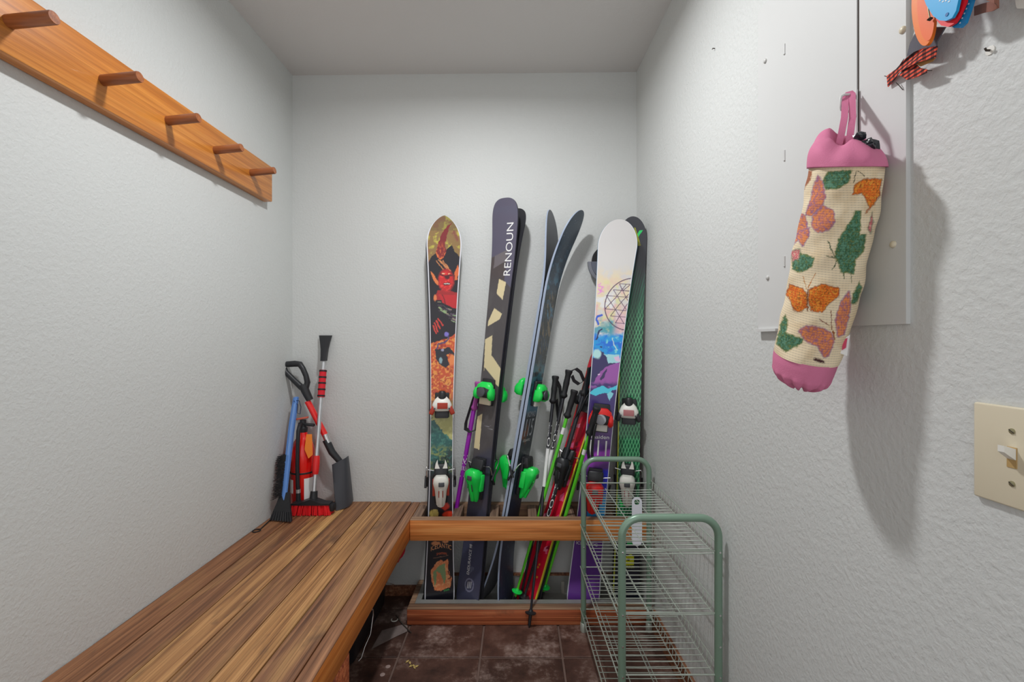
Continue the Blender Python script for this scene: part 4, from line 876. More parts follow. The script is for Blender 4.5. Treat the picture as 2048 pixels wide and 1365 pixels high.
# ------------------------------------------------------------------ light switch
yS = PR(1955, 900).y; zs1, zs0 = PR(1955, 804).z, PR(1955, 991).z; yE = yS - 0.132
t = thing('light_switch', 'ivory double light switch plate on the right wall near the frame edge', 'light switch', wpoint((yS + yE)/2, zs0, 0))
Mw = Matrix((tuple(inn), tuple(dirn), (0, 0, 1))).transposed()
cpl = wpoint((yS + yE)/2, (zs0 + zs1)/2, 0.003)
MB().rbox(cpl, (0.003, (yS - yE)/2, (zs1 - zs0)/2), 0.0025, Mw, seg=3).build('plate', M_ivory, t, 40)
for k in range(2):
    yc = yS - 0.0455 - 0.046*k; zc_ = (zs0 + zs1)/2
    MB().rbox(wpoint(yc, zc_, 0.0062), (0.0006, 0.0055, 0.0125), 0.0004, Mw).build('slot', mat('ochre_shadow_gap', C(170, 140, 90), 0.6), t)
    tg = MB(); a = wpoint(yc, zc_ + 0.004, 0.006); b = wpoint(yc, zc_ + 0.011, 0.020)
    tg.loft([[p_ + dirn*sx*hw_ + Vector((0, 0, sz*hz_)) for sx, sz in ((-1,-1),(1,-1),(1,1),(-1,1))] for p_, hw_, hz_ in ((a, 0.0048, 0.0068), (a.lerp(b, 0.6), 0.0042, 0.0052), (b, 0.0036, 0.0038))])
    tg.build('toggle', M_white, t)
    for zz in (zc_ + 0.0315, zc_ - 0.0315):
        p_ = wpoint(yc, zz, 0.006); sc_ = MB().lathe([(0.0035, 0), (0.0033, 0.0009), (0.002, 0.0013), (0, 0.0014)], p_, inn, 14).build('screw', M_brass, t, 50)
        MB().rbox(p_ + inn*0.0014, (0.0002, 0.0032, 0.0005), 0, Mw @ Matrix.Rotation(R(35), 3, 'X')).build('screw_slot', M_gap, sc_)

# ------------------------------------------------------------------ things hanging at the top right
hookp = wpoint(PR(1905, -70).y, PR(1905, -70).z, 0.0)
t = thing('wall_peg', 'small screw hook above the frame carrying the coloured tags', 'hook', hookp)
MB().tube([hookp, hookp + inn*0.055, hookp + inn*0.06 + Vector((0, 0, 0.012))], 0.003, 8).build('hook_rod', M_chrome, t, 60)
def hang(name, label, cat, pts, off, th, mt, extra=None, group='items hanging from the hook at top right'):
    poly = [PR(x, y, off) for x, y in pts]
    o_ = thing(name, label, cat, poly[0], group)
    MB().prism(poly, inn*th).build('body', mt, o_)
    if extra: extra(o_)
    return o_
def ovalpx(cx, cy, rx, ry, a0=0, a1=360, n=36, rot=0):
    c_, s_ = math.cos(R(rot)), math.sin(R(rot)); out = []
    for i in range(n if a1 - a0 >= 360 else n + 1):
        a = R(a0 + (a1 - a0)*i/n); x, y = rx*math.cos(a), ry*math.sin(a); out.append((cx + x*c_ - y*s_, cy + x*s_ + y*c_))
    return out
def scoop_marks(o_):
    p_ = PR(1894, 29, 0.0462); MB().lathe([(0, 0), (0.0022, 0), (0.0022, 0.0005), (0, 0.0005)], p_, inn, 10).build('rivet', mat('deep_blue', C(10, 90, 150), 0.5), o_)
    for i in range(4):
        p_ = PR(1880 + i*6, 1 + (i % 2)*2, 0.0462); MB().rbox(p_, (0.0002, 0.0012, 0.0007), 0, Mw).build('printed_mark', M_txt_w, o_)
hang('measuring_scoop', 'bright blue rounded tag hanging in front at top right', 'tag', [(1853, -70), (1850, -12), (1858, 10), (1872, 32), (1884, 41), (1898, 42), (1910, 36), (1918, 22), (1926, -14), (1930, -70)], 0.042, 0.004, M_cyan, scoop_marks)
hang('measuring_scoop', 'red tag squeezed between the two blue tags', 'tag', [(1880, -60), (1878, 40), (1888, 51), (1902, 54), (1914, 47), (1922, 36), (1936, 4), (1942, -60)], 0.036, 0.004, M_bred)
def marks2(o_):
    for i in range(5):
        p_ = PR(1937 - i*4.2, 8 + i*9.5, 0.0342); MB().rbox(p_, (0.0002, 0.0007, 0.0007), 0, Mw).build('printed_mark', M_txt_w, o_)
hang('measuring_scoop', 'darker blue tag behind the red one at top right', 'tag', [(1908, -60), (1904, 50), (1914, 56), (1926, 56), (1936, 46), (1945, 20), (1953, -6), (1958, -60)], 0.030, 0.004, mat('blue_silicone', C(12, 126, 184), 0.45), marks2)
og = hang('orange_tag', 'long orange oval spoon like tag at left of the blue tags', 'tag', ovalpx(1852, 22, 22, 70, rot=-3), 0.030, 0.005, M_orange)
MB().prism([PR(x, y, 0.0352) for x, y in ovalpx(1852, 20, 17, 62, rot=-3)], inn*0.0004).build('inner_dish', mat('deep_orange', C(226, 92, 8), 0.45), og)
kc = thing('key_chain', 'thin brown bead chain between the orange and blue tags', 'chain', PR(1856, 40, 0.038), 'items hanging from the hook at top right')
MB().tube([PR(1855, -40, 0.040), PR(1854, -5, 0.040), PR(1857, 20, 0.040), PR(1860, 36, 0.040)], 0.0008, 6).build('chain', M_brass, kc)
MB().lathe([(0, -0.003), (0.0035, 0), (0, 0.003)], PR(1860, 38, 0.040), (0, 0, 1), 8).build('bead', M_gap, kc, 50)
st = thing('grey_strap', 'dark grey flat webbing strap hanging behind the orange tag', 'strap', PR(1840, 100, 0.02), 'items hanging from the hook at top right')
def offs(pts): return [PR(x, y, o_) for x, y, o_ in pts]
MB().prism(offs([(1893, 54, 0.016), (1872, 54, 0.016), (1850, 54, 0.016), (1832, 68, 0.016), (1822, 88, 0.016), (1816, 112, 0.016), (1840, 112, 0.016), (1873, 105, 0.016), (1876, 84, 0.016)]), inn*0.002).build('webbing', M_gweb, st)
def plaid():
    m, nt, b = nmat('plaid_cloth'); b.inputs['Roughness'].default_value = 0.95
    tc = nt.nodes.new('ShaderNodeTexCoord'); wv_ = nt.nodes.new('ShaderNodeTexWave'); wv_.inputs['Scale'].default_value = 55; wv_.inputs['Distortion'].default_value = 1.0; wv_.bands_direction = 'Z'
    w2 = nt.nodes.new('ShaderNodeTexWave'); w2.inputs['Scale'].default_value = 30; w2.bands_direction = 'Y'; w2.inputs['Distortion'].default_value = 1.5
    for n_ in (wv_, w2): nt.links.new(tc.outputs['Object'], n_.inputs['Vector'])
    r1 = ramp(nt, [(0.25, C(52, 44, 46)), (0.5, C(196, 46, 40)), (0.8, C(214, 92, 66))]); nt.links.new(wv_.outputs['Fac'], r1.inputs['Fac'])
    r2 = ramp(nt, [(0.3, (0.25, 0.22, 0.24, 1)), (0.5, (1, 1, 1, 1))]); nt.links.new(w2.outputs['Fac'], r2.inputs['Fac'])
    mx = nt.nodes.new('ShaderNodeMix'); mx.data_type = 'RGBA'; mx.blend_type = 'MULTIPLY'; mx.inputs['Factor'].default_value = 0.8
    nt.links.new(r1.outputs['Color'], mx.inputs['A']); nt.links.new(r2.outputs['Color'], mx.inputs['B']); nt.links.new(mx.outputs['Result'], b.inputs['Base Color']); return m
M_plaid = plaid()
rb = thing('plaid_ribbon', 'frayed red and black plaid ribbon hanging below the orange tag', 'ribbon', PR(1830, 150, 0.02), 'items hanging from the hook at top right')
MB().prism(offs([(1876, 92, 0.022), (1872, 116, 0.022), (1840, 124, 0.026), (1822, 132, 0.024), (1800, 145, 0.018), (1786, 164, 0.012), (1777, 174, 0.010), (1775, 152, 0.010), (1794, 138, 0.016), (1812, 118, 0.022), (1830, 104, 0.026), (1850, 96, 0.024)]), inn*0.0015).build('ribbon_tail', M_plaid, rb)
MB().prism(offs([(1813, 133, 0.018), (1830, 126, 0.018), (1842, 136, 0.018), (1855, 139, 0.018), (1854, 146, 0.018), (1836, 154, 0.018), (1816, 160, 0.018), (1800, 150, 0.018)]), inn*0.0015).build('ribbon_tail', M_plaid, rb)
MB().prism(offs([(1828, 126, 0.020), (1850, 117, 0.020), (1872, 116, 0.020), (1866, 123, 0.020), (1842, 133, 0.020)]), inn*0.001).build('ribbon_lining', mat('tan_cloth', C(160, 120, 70), 0.9), rb)
for q in ([(1792, 165, 0.012), (1800, 173, 0.010), (1806, 180, 0.008)], [(1854, 141, 0.018), (1864, 141, 0.016)], [(1808, 118, 0.020), (1800, 130, 0.018), (1797, 140, 0.016)], [(1775, 154, 0.01), (1769, 152, 0.01)]):
    MB().tube(offs(q), 0.0006, 5).build('loose_thread', M_gap, rb)
lp = thing('leather_loop', 'dark brown and orange loop strap behind the blue tags', 'strap', PR(1975, 15, 0.02), 'items hanging from the hook at top right')
MB().ribbon(offs([(1950, 22, 0.014), (1968, 16, 0.022), (1986, 12, 0.034), (1996, 6, 0.042), (1990, -4, 0.046), (1970, -12, 0.04), (1945, -14, 0.02)]), Vector((0, 0, 0.006)), 0.001).build('loop', mat('brown_leather', C(120, 72, 56), 0.6), lp, 60)
wt = thing('white_card', 'white corner of an item at the extreme top right edge', 'card', PR(2044, 16, 0.01))
MB().prism(offs([(2039, 14, 0.012), (2041, 17, 0.012), (2075, 18, 0.012), (2080, -60, 0.012), (2036, -60, 0.012), (2036, -4, 0.012)]), inn*0.004).build('card', M_white, wt)
# nails left in the wall
for lab, px, py, big in (('small dark bent nail high on the right wall near the ceiling corner', 1432, 97, 0), ('screw in a white wall plug on the right wall below the tags', 1986, 101, 1)):
    n_ = thing('wall_nail', lab, 'nail', PR(px, py, 0))
    a = PR(px, py, -0.003)
    if big: MB().lathe([(0, 0), (0.006, 0.0), (0.0055, 0.0042), (0, 0.0044)], a, inn, 10).build('wall_plug', M_white, n_, 50)
    MB().tube([a, a + inn*(0.010 if not big else 0.009), a + inn*(0.011 if not big else 0.0105) + Vector((0, 0, -0.003 if not big else 0.003))], 0.0013, 6).build('nail_shank', M_gap, n_, 60)

# ------------------------------------------------------------------ wire shoe rack
t = thing('shoe_rack', 'four tier sage green tube and wire shoe rack along the right wall', 'shoe rack', (0.41, 1.55, 0))
rl, rr_, fl, fr = Vector((0.264, 1.848, 0)), Vector((0.530, 1.848, 0)), Vector((0.285, 1.254, 0)), Vector((0.551, 1.254, 0))
def frame(a, b, zt):
    rad = 0.052; pts = [a + Vector((0, 0, 0.012)), a + Vector((0, 0, 0.3)), a + Vector((0, 0, zt - rad))]; e = (b - a).normalized(); wd = (b - a).length
    for i in range(1, 9): an = R(90*i/8); pts.append(a + e*(rad - rad*math.cos(an)) + Vector((0, 0, zt - rad + rad*math.sin(an))))
    for i in range(0, 9): an = R(90*i/8); pts.append(a + e*(wd - rad + rad*math.sin(an)) + Vector((0, 0, zt - rad + rad*math.cos(an))))
    pts += [b + Vector((0, 0, 0.3)), b + Vector((0, 0, 0.012))]
    f_ = MB().tube(pts, 0.0107, 14).build('end_frame', M_sage, t, 60)
    for q in (a, b): MB().lathe([(0.0125, 0.0), (0.0135, 0.004), (0.013, 0.035), (0.0108, 0.037)], q, (0, 0, 1), 14).build('foot_cap', M_wire, f_, 50)
    return f_
f1 = frame(rl, rr_, 0.70); f2 = frame(fl, fr, 0.694)
for (a, b) in ((rl, f1), (rr_, f1), (fl, f2), (fr, f2)):
    for zz in (0.603, 0.431, 0.345, 0.261, 0.09):
        MB().lathe([(0.003, 0), (0.003, 0.002), (0, 0.0025)], a + Vector((0, -0.0105, zz)), (0, -1, 0), 8).build('rivet', M_chrome, b, 50)
NW = 21
for zz in (0.603, 0.431, 0.261, 0.090):
    m = MB(); le, ri = (fl - rl), (fr - rr_)
    def at(x, f): return rl.lerp(rr_, x).lerp(fl.lerp(fr, x), f)
    def lw(x, dz, r_=0.0016, f0=0.0, f1=1.0): m.tube([at(x, f0) + Vector((0, 0, zz + dz)), at(x, f1) + Vector((0, 0, zz + dz))], r_, 6)
    lw(-0.05, 0.004); lw(-0.02, -0.020); lw(0.33, -0.022); lw(0.66, -0.022); lw(1.0, -0.020); lw(1.02, 0.012); lw(0.03, -0.022)
    for f in (0.0, 1.0): m.tube([at(-0.03, f) + Vector((0, 0, zz)), at(1.02, f) + Vector((0, 0, zz))], 0.0024, 8)
    sh = m.build('wire_shelf', M_wire, t, 60)
    cw = MB(); a = Vector((0, 0, 0))
    cw.tube([a + Vector((-0.013, 0, 0.004)), a + Vector((-0.010, 0, -0.010)), a + Vector((-0.004, 0, -0.020)), a + Vector((0.133, 0, -0.021)), a + Vector((0.267, 0, -0.020)), a + Vector((0.271, 0, -0.012)), a + Vector((0.272, 0, 0.012))], 0.0014, 6)
    cwm = cw.mesh('cross_wire'); cwm.materials.append(M_wire); cwm.polygons.foreach_set('use_smooth', [True]*len(cwm.polygons))
    for i in range(1, NW + 1):
        p_ = at(0, i/(NW + 1.0)); o = bpy.data.objects.new('cross_wire', cwm); link(o); o.parent = sh; o.location = p_ + Vector((0, 0, zz)) - t.location
# white paper tag hanging on the rack
tgp = P(1274, 1005, 1.55)
t = thing('paper_tag', 'white rounded paper tag with a hole hanging inside the shoe rack', 'tag', P(1274, 1094, 1.55))
def ring2(cx, cz, r_, a0, a1, n=14): return [Vector((cx + r_*math.cos(R(a0 + (a1-a0)*i/n)), 0, cz + r_*math.sin(R(a0 + (a1-a0)*i/n)))) for i in range(n + 1)]
bl_, hl = 0.0172, 0.0095
b0 = P(1274, 1005, 1.55); lowz = P(1274, 1083, 1.55).z - b0.z
outer = ring2(0, 0, bl_, 0, 180); n_ = len(outer)
hole = ring2(0, 0.0, hl, 0, 180); hole2 = ring2(0, 0.0, hl, 360, 180)
bot = ring2(0, lowz, bl_, 180, 360)
m = MB()
def strip(a, b):
    k = len(a)
    for sgn in (0, 0.0012):
        m.add([v + b0 + Vector((0, sgn, 0)) for v in a + b], [(i, i+1, k+i+1, k+i) for i in range(k - 1)])
strip(outer, hole); lo_pts = [Vector((bl_*math.cos(R(180*i/14)), 0, -bl_)) for i in range(15)]
strip(hole2, lo_pts)
for sgn in (0, 0.0012): m.add([v + b0 + Vector((0, sgn, 0)) for v in [Vector((bl_, 0, 0)), Vector((bl_, 0, -bl_)), Vector((hl, 0, 0))]], [(0, 1, 2)]); m.add([v + b0 + Vector((0, sgn, 0)) for v in [Vector((-bl_, 0, 0)), Vector((-bl_, 0, -bl_)), Vector((-hl, 0, 0))]], [(0, 1, 2)])
m.prism([Vector((bl_, 0, -bl_)) + b0, Vector((-bl_, 0, -bl_)) + b0] + [v + b0 for v in bot], (0, 0.0012, 0))
m.build('tag_card', mat('white_card', C(222, 224, 232, 1.1), 0.6), t)

# ------------------------------------------------------------------ fire extinguisher
xe, ye = (606 - CX)/F*2.045, 2.045
t = thing('fire_extinguisher', 'red fire extinguisher standing on the bench in the corner', 'extinguisher', (xe, ye, ZB))
E0 = Vector((xe, ye, ZB)); up = (0, 0, 1)
MB().lathe([(0.0, 0.001), (0.047, 0.001), (0.051, 0.006), (0.051, 0.245), (0.049, 0.262), (0.040, 0.290), (0.026, 0.315), (0.019, 0.328), (0.017, 0.345), (0, 0.345)], E0, up, 32).build('cylinder', M_redp, t, 40)
MB().lathe([(0.019, 0.338), (0.020, 0.345), (0.020, 0.356), (0.014, 0.362), (0.013, 0.392), (0, 0.394)], E0, up, 18).build('valve', M_black, t, 40)
MB().rbox(E0 + Vector((0.018, -0.004, 0.372)), (0.036, 0.008, 0.006), 0.003, Matrix.Rotation(R(6), 3, 'Y')).build('carry_handle', M_black, t, 40)
MB().rbox(E0 + Vector((-0.010, -0.004, 0.398)), (0.036, 0.008, 0.004), 0.003, Matrix.Rotation(R(-10), 3, 'Y')).build('squeeze_lever', mat('faded_red', C(190, 90, 70), 0.5), t, 40)
hp = [E0 + Vector(v) for v in ((-0.002, -0.014, 0.376), (0.002, -0.036, 0.372), (0.004, -0.052, 0.352), (0.005, -0.058, 0.30), (0.004, -0.060, 0.2), (0.006, -0.061, 0.12), (0.008, -0.061, 0.10))]
MB().tube(hp, 0.0085, 12).build('hose', M_black2, t, 60)
MB().tube([hp[-1], hp[-1] + Vector((0.0005, 0, -0.016))], 0.0095, 12).build('hose_collar', M_alu, t, 60)
MB().tube([hp[-1] + Vector((0, 0, -0.016)), hp[-1] + Vector((0.001, 0, -0.055))], [0.009, 0.0105], 12).build('nozzle', M_black, t, 60)
MB().lathe([(0.0515, 0.158), (0.0525, 0.159), (0.0525, 0.165), (0.0515, 0.166)], E0, up, 32, cap=False).build('hose_band', M_black, t, 40)
def cylpatch(a0, a1, z0, z1, r_, n=8): 
    return MB().loft([[E0 + Vector((r_*math.cos(R(a0 + (a1-a0)*i/n)), r_*math.sin(R(a0 + (a1-a0)*i/n)), z)) for i in range(n + 1)] for z in (z0, z1)], False, 0, False)
cylpatch(206, 246, 0.075, 0.135, 0.0516).build('paper_label', M_txt_w, t); cylpatch(300, 350, 0.02, 0.14, 0.0516).build('paper_label', M_txt_w, t)
cylpatch(312, 330, 0.025, 0.045, 0.0519).build('yellow_sticker', mat('sticker_yellow', C(210, 220, 40), 0.6), t)
MB().prism([E0 + Vector(v) for v in ((0.034, -0.040, 0.335), (0.056, -0.034, 0.335), (0.062, -0.040, 0.245), (0.046, -0.046, 0.23), (0.030, -0.048, 0.27))], (0, -0.0008, 0)).build('inspection_tag', mat('tag_orange', C(226, 120, 30), 0.6), t)

# ------------------------------------------------------------------ snow shovel
t = thing('snow_shovel', 'small snow shovel with red shaft, black grip and black blade in the corner', 'shovel', P(690, 1010, 2.05))
hA, hB = P(640, 862, 2.052), P(612, 796, 2.055); ax = (hB - hA).normalized()
MB().tube([P(655, 880, 2.05), P(615, 803, 2.055)], 0.0135, 14).build('shaft', M_redp, t, 50)
MB().tube([P(657, 886, 2.05), P(650.5, 869, 2.05)], 0.0145, 14).build('ferrule', M_chrome, t, 50)
MB().tube([P(652, 880, 2.05), P(664, 905, 2.05), P(682, 926, 2.052), P(690, 936, 2.055)], [0.0165, 0.016, 0.013, 0.011], 14).build('socket', M_black, t, 50)
g = [P(620, 801, 2.055), P(611, 783, 2.055), P(606, 770, 2.056)]
MB().tube(g, [0.0155, 0.018, 0.020], 14).build('grip_neck', M_black, t, 50)
MB().tube([P(604, 776, 2.056), P(589, 762, 2.058), P(572, 745, 2.06), P(567, 733, 2.062), P(574, 729, 2.062), P(590, 728, 2.062), P(600, 729, 2.06), P(606, 738, 2.058), P(612, 752, 2.057), P(615, 765, 2.056), P(611, 778, 2.056)], [0.014, 0.0125, 0.012, 0.0125, 0.0135, 0.014, 0.0135, 0.012, 0.0115, 0.0125, 0.014], 12).build('d_handle', M_black, t, 60)
tl, tr, bl2, br2 = P(663, 930, 2.03), P(699, 913, 2.085), P(671, 1022, 1.998), P(708, 1001, 2.092)
nA, nB = 14, 12; Vt = []; Vb = []
for j in range(nB + 1):
    bb = j/nB
    for i in range(nA + 1):
        aa = i/nA; p_ = tl.lerp(tr, aa).lerp(bl2.lerp(br2, aa), bb); bul = 0.034*(1 - abs(2*aa - 0.9)**1.6)*(1 - 0.25*bb); crn = 0.014*(1 - (2*aa - 1)**2)*(1 - bb)**2
        p_ = p_ + Vector((0.8, -0.5, 0)).normalized()*max(bul, -0.01) + Vector((0, 0, crn)); Vt.append(p_); Vb.append(p_ + Vector((-0.0025, 0.002, 0)))
idx = lambda i, j, o_=0: o_ + j*(nA + 1) + i
N0 = len(Vt); fs = []
for j in range(nB):
    for i in range(nA): fs += [(idx(i,j), idx(i+1,j), idx(i+1,j+1), idx(i,j+1)), (idx(i,j,N0), idx(i,j+1,N0), idx(i+1,j+1,N0), idx(i+1,j,N0))]
for j in range(nB): fs += [(idx(0,j), idx(0,j+1), idx(0,j+1,N0), idx(0,j,N0)), (idx(nA,j), idx(nA,j,N0), idx(nA,j+1,N0), idx(nA,j+1))]
for i in range(nA): fs += [(idx(i,0), idx(i,0,N0), idx(i+1,0,N0), idx(i+1,0)), (idx(i,nB), idx(i+1,nB), idx(i+1,nB,N0), idx(i,nB,N0))]
MB().add(Vt + Vb, fs).build('blade', mat('blade_plastic', C(58, 60, 66), 0.45), t, 45)

# ------------------------------------------------------------------ snow broom
t = thing('snow_broom', 'telescopic snow broom with aluminium pole, red foam grip and red bristles', 'broom', P(625, 1030, 1.96))
top, bot = P(651, 676, 2.10), P(627, 1000, 1.968); L = top - bot
def bp(py): return bot + L*((1000 - py)/(1000 - 676.0))
MB().tube([bp(998), bp(716)], 0.0085, 14).build('pole', M_alu, t, 50)
MB().tube([bp(800), bp(744)], 0.0150, 16).build('foam_grip', mat('red_foam', C(200, 30, 44), 0.8, bump=0.3, bscale=400), t, 50)
for py in (797, 784, 771, 759, 746): MB().tube([bp(py + 1.6), bp(py - 1.6)], 0.0165, 16).build('grip_ring', M_black2, t, 50)
MB().tube([bp(952), bp(946), bp(930), bp(920), bp(916)], [0.0115, 0.014, 0.015, 0.0135, 0.0115], 14).build('lock_collar', M_red, t, 50)
sc = [(725, 0.0115, 0.011), (715, 0.0125, 0.010), (700, 0.016, 0.007), (685, 0.022, 0.005), (671, 0.030, 0.0025)]
MB().loft([[bp(py) + Vector((hx*sx, hy_*sy, 0)) for sx, sy in ((-1,-1),(-0.3,-1.2),(0.3,-1.2),(1,-1),(1,1),(-1,1))] for py, hx, hy_ in sc]).build('ice_scraper', M_black, t, 30)
MB().tube([bp(1004), bp(984)], [0.017, 0.0145], 14).build('socket', M_black, t, 50)
hb = P(624, 1007, 1.962); xw0, xw1 = P(586, 1016, 1.962).x, P(662, 1016, 1.962).x
MB().loft([[Vector((x, hb.y + sy*hy_, hb.z + dz)) for sy, dz in ((-1, -0.003), (1, -0.003), (1, 0.003 + h_), (-1, 0.003 + h_))] for x, hy_, h_ in ((xw0, 0.020, 0), (hb.x - 0.05, 0.022, 0.002), (hb.x, 0.022, 0.020), (hb.x + 0.05, 0.022, 0.002), (xw1, 0.020, 0))]).build('head', M_black, t, 40)
MB().rbox((xw1 + 0.007, hb.y, hb.z - 0.016), (0.010, 0.018, 0.016), 0.006).build('end_squeegee', M_black2, t, 40)
m = MB()
for i in range(420):
    x = random.uniform(xw0, xw1 - 0.002); y = hb.y + random.uniform(-0.019, 0.019); fl_ = (x - (xw0 + xw1)/2)*0.10
    a = Vector((x, y, hb.z - 0.003)); b = Vector((x + fl_ + random.uniform(-0.003, 0.003), y + (y - hb.y)*0.4, ZB + random.uniform(0.0008, 0.004)))
    m.tube([a, b], [0.0026, 0.0022], 4)
bro = m.build('bristles', mat('red_bristle', C(206, 18, 26), 0.6), t); bro['kind'] = 'stuff'

# ------------------------------------------------------------------ blue snow brush
t = thing('snow_brush', 'blue handled snow brush with black bristles and ice scraper against the left wall', 'snow brush', P(562, 1045, 1.875))
A0, A1, A2_, A3 = P(592, 796, 2.045), P(584, 850, 2.02), P(577, 910, 1.985), P(567, 1000, 1.915)
def flat(pts, hw_, ht_):
    rs = []
    for p_, a, b in zip(pts, hw_, ht_):
        e1 = Vector((0.93, -0.25, 0.1)).normalized(); e2 = Vector((0.25, 0.93, 0)).normalized()
        rs.append([p_ + e1*a*sx + e2*b*sy for sx, sy in ((-1,-0.6),(-0.7,-1),(0.7,-1),(1,-0.6),(1,0.6),(0.7,1),(-0.7,1),(-1,0.6))])
    return MB().loft(rs)
flat([A0 + Vector((0, 0, 0.004)), A0, A0.lerp(A1, 0.5), A1, A2_, A2_.lerp(A3, 0.5), A3], [0.006, 0.011, 0.0125, 0.013, 0.0125, 0.012, 0.012], [0.006, 0.009, 0.009, 0.009, 0.009, 0.008, 0.007]).build('handle', M_blue, t, 40)
flat([A0.lerp(A1, 0.2) + Vector((0.002, -0.0095, 0)), A1 + Vector((0.002, -0.0095, 0)), A2_ + Vector((0.002, -0.0095, 0))], [0.004]*3, [0.0015]*3).build('handle_rib', mat('light_blue_plastic', C(120, 156, 210), 0.4), t)
s0, s1 = P(570, 985, 1.925), P(562, 1043, 1.877)
MB().loft([[p_ + Vector((sx*a, sy*b*0.9 - 0.2*sx*a, 0)) for sx, sy in ((-1,-1),(1,-1),(1,1),(-1,1))] for p_, a, b in ((s0, 0.018, 0.006), (s0.lerp(s1, 0.4), 0.030, 0.006), (s0.lerp(s1, 0.7), 0.042, 0.005), (s1 + Vector((0, 0, 0.004)), 0.051, 0.004))]).build('scraper_blade', M_black, t, 30)
for i in range(9):
    x = -0.046 + 0.0115*i; a = s0.lerp(s1, 0.66) + Vector((x*0.82, -0.2*x - 0.006, 0)); b = s1 + Vector((x, -0.2*x - 0.006, 0.002)); MB().tube([a, b], [0.002, 0.0035], 5).build('scraper_tooth', M_black2, t, 50)
m = MB(); u_ = Vector((-0.85, -0.35, -0.15)).normalized()
for i in range(420):
    f = random.random(); a = A2_.lerp(A3, f*0.93 - 0.02) + Vector((-0.006, random.uniform(-0.010, 0.010), 0)); l = 0.036*(0.75 + 0.3*random.random())
    b = a + (u_ + Vector((random.uniform(-0.1, 0.1), random.uniform(-0.35, 0.35), random.uniform(-0.25, 0.2))))*l
    b.x = max(b.x, XL + 0.002); m.tube([a, b], [0.0012, 0.0007], 3)
bro = m.build('bristles', M_black2, t); bro['kind'] = 'stuff'
MB().tube([A0 + Vector((0.0, -0.01, -0.01)), A0 + Vector((0.02, -0.012, -0.012)), A0 + Vector((0.028, -0.012, -0.04)), A0 + Vector((0.024, -0.012, -0.072)), A0 + Vector((0.010, -0.012, -0.066)), A0 + Vector((0.014, -0.012, -0.03)), A0 + Vector((-0.004, -0.012, -0.012))], 0.0016, 6).build('cord_loop', mat('navy_cord', C(30, 40, 70), 0.8), t, 60)

# small iron eye hook lying on the bench
t = thing('eye_hook', 'thin black iron eye hook lying on the bench beside the left wall', 'hook', PZ(513, 1062, ZB))
c = PZ(513, 1062, ZB + 0.003); pts = [c + Vector((0.014*math.cos(R(a)), 0.014*math.sin(R(a)), 0)) for a in range(0, 361, 20)]
MB().tube(pts, 0.0022, 6).build('eye', M_black2, t, 60)
MB().tube([c + Vector((0.008, 0.012, 0)), PZ(541, 1040, ZB + 0.003)], 0.0022, 6).build('rod', M_black2, t, 60)

# ------------------------------------------------------------------ things under the bench
t = thing('storage_bin', 'black plastic bin with wire bail handles under the bench', 'bin', (-0.75, 1.84, 0))
xs0, xs1, y0, y1 = -0.93, -0.585, 1.625, 2.06
def brect(x0, x1, ya, yb, z, r_=0.03, n=4):
    out = []
    for cx_, cy_, a0 in ((x1 - r_, yb - r_, 0), (x0 + r_, yb - r_, 90), (x0 + r_, ya + r_, 180), (x1 - r_, ya + r_, 270)):
        for i in range(n + 1): a = R(a0 + 90*i/n); out.append(Vector((cx_ + r_*math.cos(a), cy_ + r_*math.sin(a), z)))
    return out
MB().loft([brect(xs0 + 0.02, xs1 - 0.02, y0 + 0.02, y1 - 0.02, 0.001), brect(xs0 + 0.012, xs1 - 0.012, y0 + 0.012, y1 - 0.012, 0.012), brect(xs0, xs1, y0, y1, 0.16), brect(xs0 - 0.006, xs1 + 0.012, y0 - 0.008, y1 + 0.004, 0.165), brect(xs0 - 0.006, xs1 + 0.014, y0 - 0.008, y1 + 0.004, 0.19), brect(xs0, xs1 + 0.004, y0, y1, 0.195)]).build('tub', mat('bin_plastic', C(30, 31, 36), 0.35), t, 40)
MB().loft([brect(xs0, xs1 + 0.006, y0, y1, 0.195), brect(xs0, xs1 + 0.006, y0, y1, 0.215), brect(xs0 + 0.03, xs1 - 0.03, y0 + 0.03, y1 - 0.03, 0.255), brect(xs0 + 0.05, xs1 - 0.05, y0 + 0.05, y1 - 0.05, 0.262)]).build('lid', mat('bin_lid_plastic', C(36, 37, 42), 0.3), t, 40)
xo = xs1 + 0.018
MB().tube([(xo - 0.01, 1.66, 0.205), (xo, 1.665, 0.198), (xo + 0.018, 1.715, 0.168), (xo + 0.020, 1.712, 0.150), (xo + 0.014, 1.70, 0.085), (xo + 0.004, 1.665, 0.060), (xo - 0.004, 1.655, 0.028), (xo - 0.012, 1.645, 0.022)], 0.0026, 8).build('bail_handle', M_chrome, t, 60)
MB().tube([(xo - 0.03, 1.93, 0.262), (xo + 0.01, 1.95, 0.262), (xo + 0.028, 1.955, 0.252), (xo + 0.020, 1.945, 0.19), (xo + 0.004, 1.935, 0.150), (xo + 0.016, 1.955, 0.138), (xo + 0.030, 1.965, 0.128)], 0.0026, 8).build('bail_handle', M_chrome, t, 60)
t = thing('red_pouch', 'crumpled red pouch on the black bin under the bench', 'pouch', P(800, 1120, 1.99))
m = MB(); c = P(797, 1108, 1.985); bm = bmesh.new(); bmesh.ops.create_icosphere(bm, subdivisions=3, radius=1)
for v in bm.verts:
    n_ = math.sin(v.co.x*7 + 1)*math.cos(v.co.z*6)*0.12 + math.sin(v.co.z*11 + v.co.x*4)*0.08
    q = v.co*(1 + n_); v.co = Vector((q.x*0.024 + q.z*0.020, q.y*0.022, q.z*0.045))
bm.verts.index_update(); m.add([v.co + c for v in bm.verts], [tuple(v.index for v in f.verts) for f in bm.faces]); bm.free()
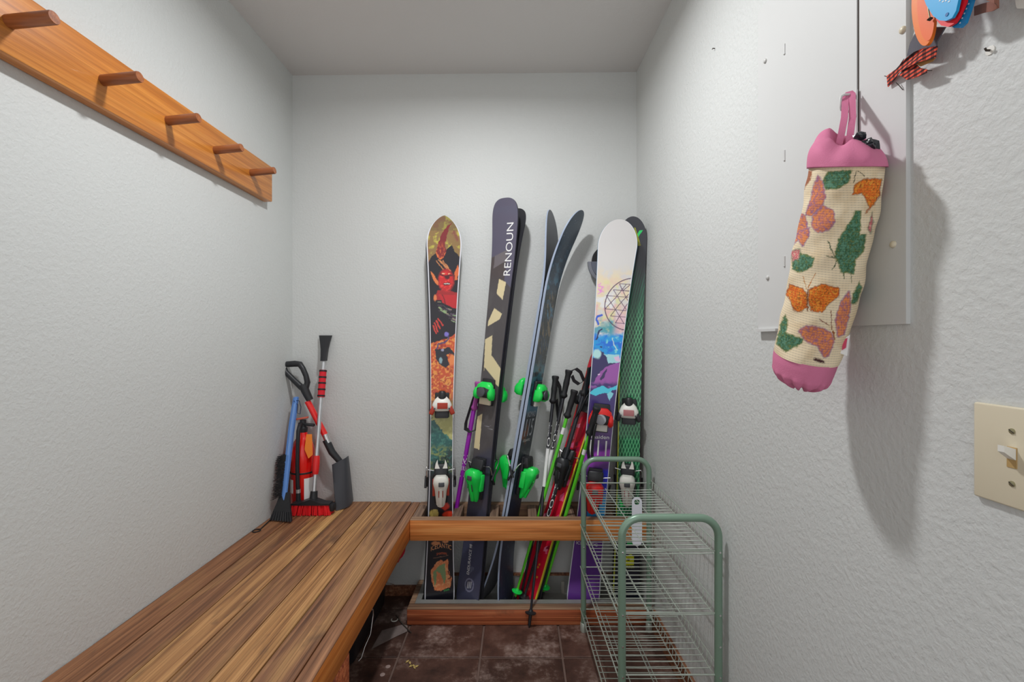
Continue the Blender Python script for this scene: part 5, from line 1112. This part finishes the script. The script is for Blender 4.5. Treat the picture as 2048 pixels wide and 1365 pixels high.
m.build('pouch_cloth', mat('red_nylon', C(196, 30, 52), 0.45), t, 50)
MB().tube([c + Vector((-0.01, 0, -0.03)), Vector((c.x - 0.05, c.y, 0.262))], [0.012, 0.02], 8).build('pouch_base', mat('dark_red_nylon', C(150, 24, 42), 0.5), t, 50)
# litter and marks on the floor
t = thing('floor_patch', 'grey flat scrap on the tiles beside the tray corner', 'paper'); 
q = [PZ(815, 1252, 0.0025), PZ(806, 1250, 0.0025), PZ(764, 1262, 0.0025), PZ(757, 1274, 0.0025), PZ(742, 1300, 0.0025), PZ(786, 1277, 0.0025), PZ(814, 1264, 0.0025)]  # thin pale grey sheet, blotchy in tone, flat on the tiles
t.location = q[0]; W[t] = Matrix.Translation(q[0]); MB().prism(q, (0, 0, 0.0006)).build('patch', mat('blotchy_grey', C(120, 108, 104), 0.9, vary=0.4, vscale=30), t)
t = thing('twig', 'thin dark stick on the floor at the tray corner', 'stick', PZ(816, 1262, 0.003)); MB().tube([PZ(792, 1232, 0.004), PZ(806, 1250, 0.005), PZ(822, 1266, 0.004)], 0.0025, 6).build('stick', M_gap, t, 60)
t = thing('plastic_clip', 'small white curved clip on the floor by the bin', 'clip', PZ(788, 1242, 0.003)); c = PZ(789, 1240, 0.004)
MB().tube([c + Vector((0.013*math.cos(R(a)), 0.013*math.sin(R(a)), 0)) for a in range(160, 381, 20)], 0.0022, 6).build('clip', M_white, t, 60)
for k, (px, py) in enumerate(((820, 1327), (826, 1332), (833, 1334), (815, 1324), (829, 1336), (822, 1333))):
    c = PZ(px, py, 0.003); a = random.uniform(0, 180); e = Vector((math.cos(R(a)), math.sin(R(a)), 0))*0.009; f_ = Vector((-e.y, e.x, 0))*0.45
    lf = MB().prism([c - e, c - f_, c + e, c + f_], (0, 0, 0.0015)).build('leaf_crumb', mat('straw', C(190, 165, 100), 0.8), None)
    tag(lf, 'straw coloured leaf crumb on the floor tile', 'crumb', 'leaf crumbs on the floor')
for lab, px, py in (('larger round pale gum spot on the tile below the bin', 765, 1350), ('smaller round pale gum spot nearer the bin', 776, 1334)):
    c = PZ(px, py, 0.0015); sp = MB().lathe([(0, 0), (0.009, 0), (0.007, 0.0012), (0, 0.0014)], c, (0, 0, 1), 12).build('gum_spot', mat('pale_gum', C(150, 130, 124), 0.8), None); tag(sp, lab, 'gum spot', 'gum spots on the floor')
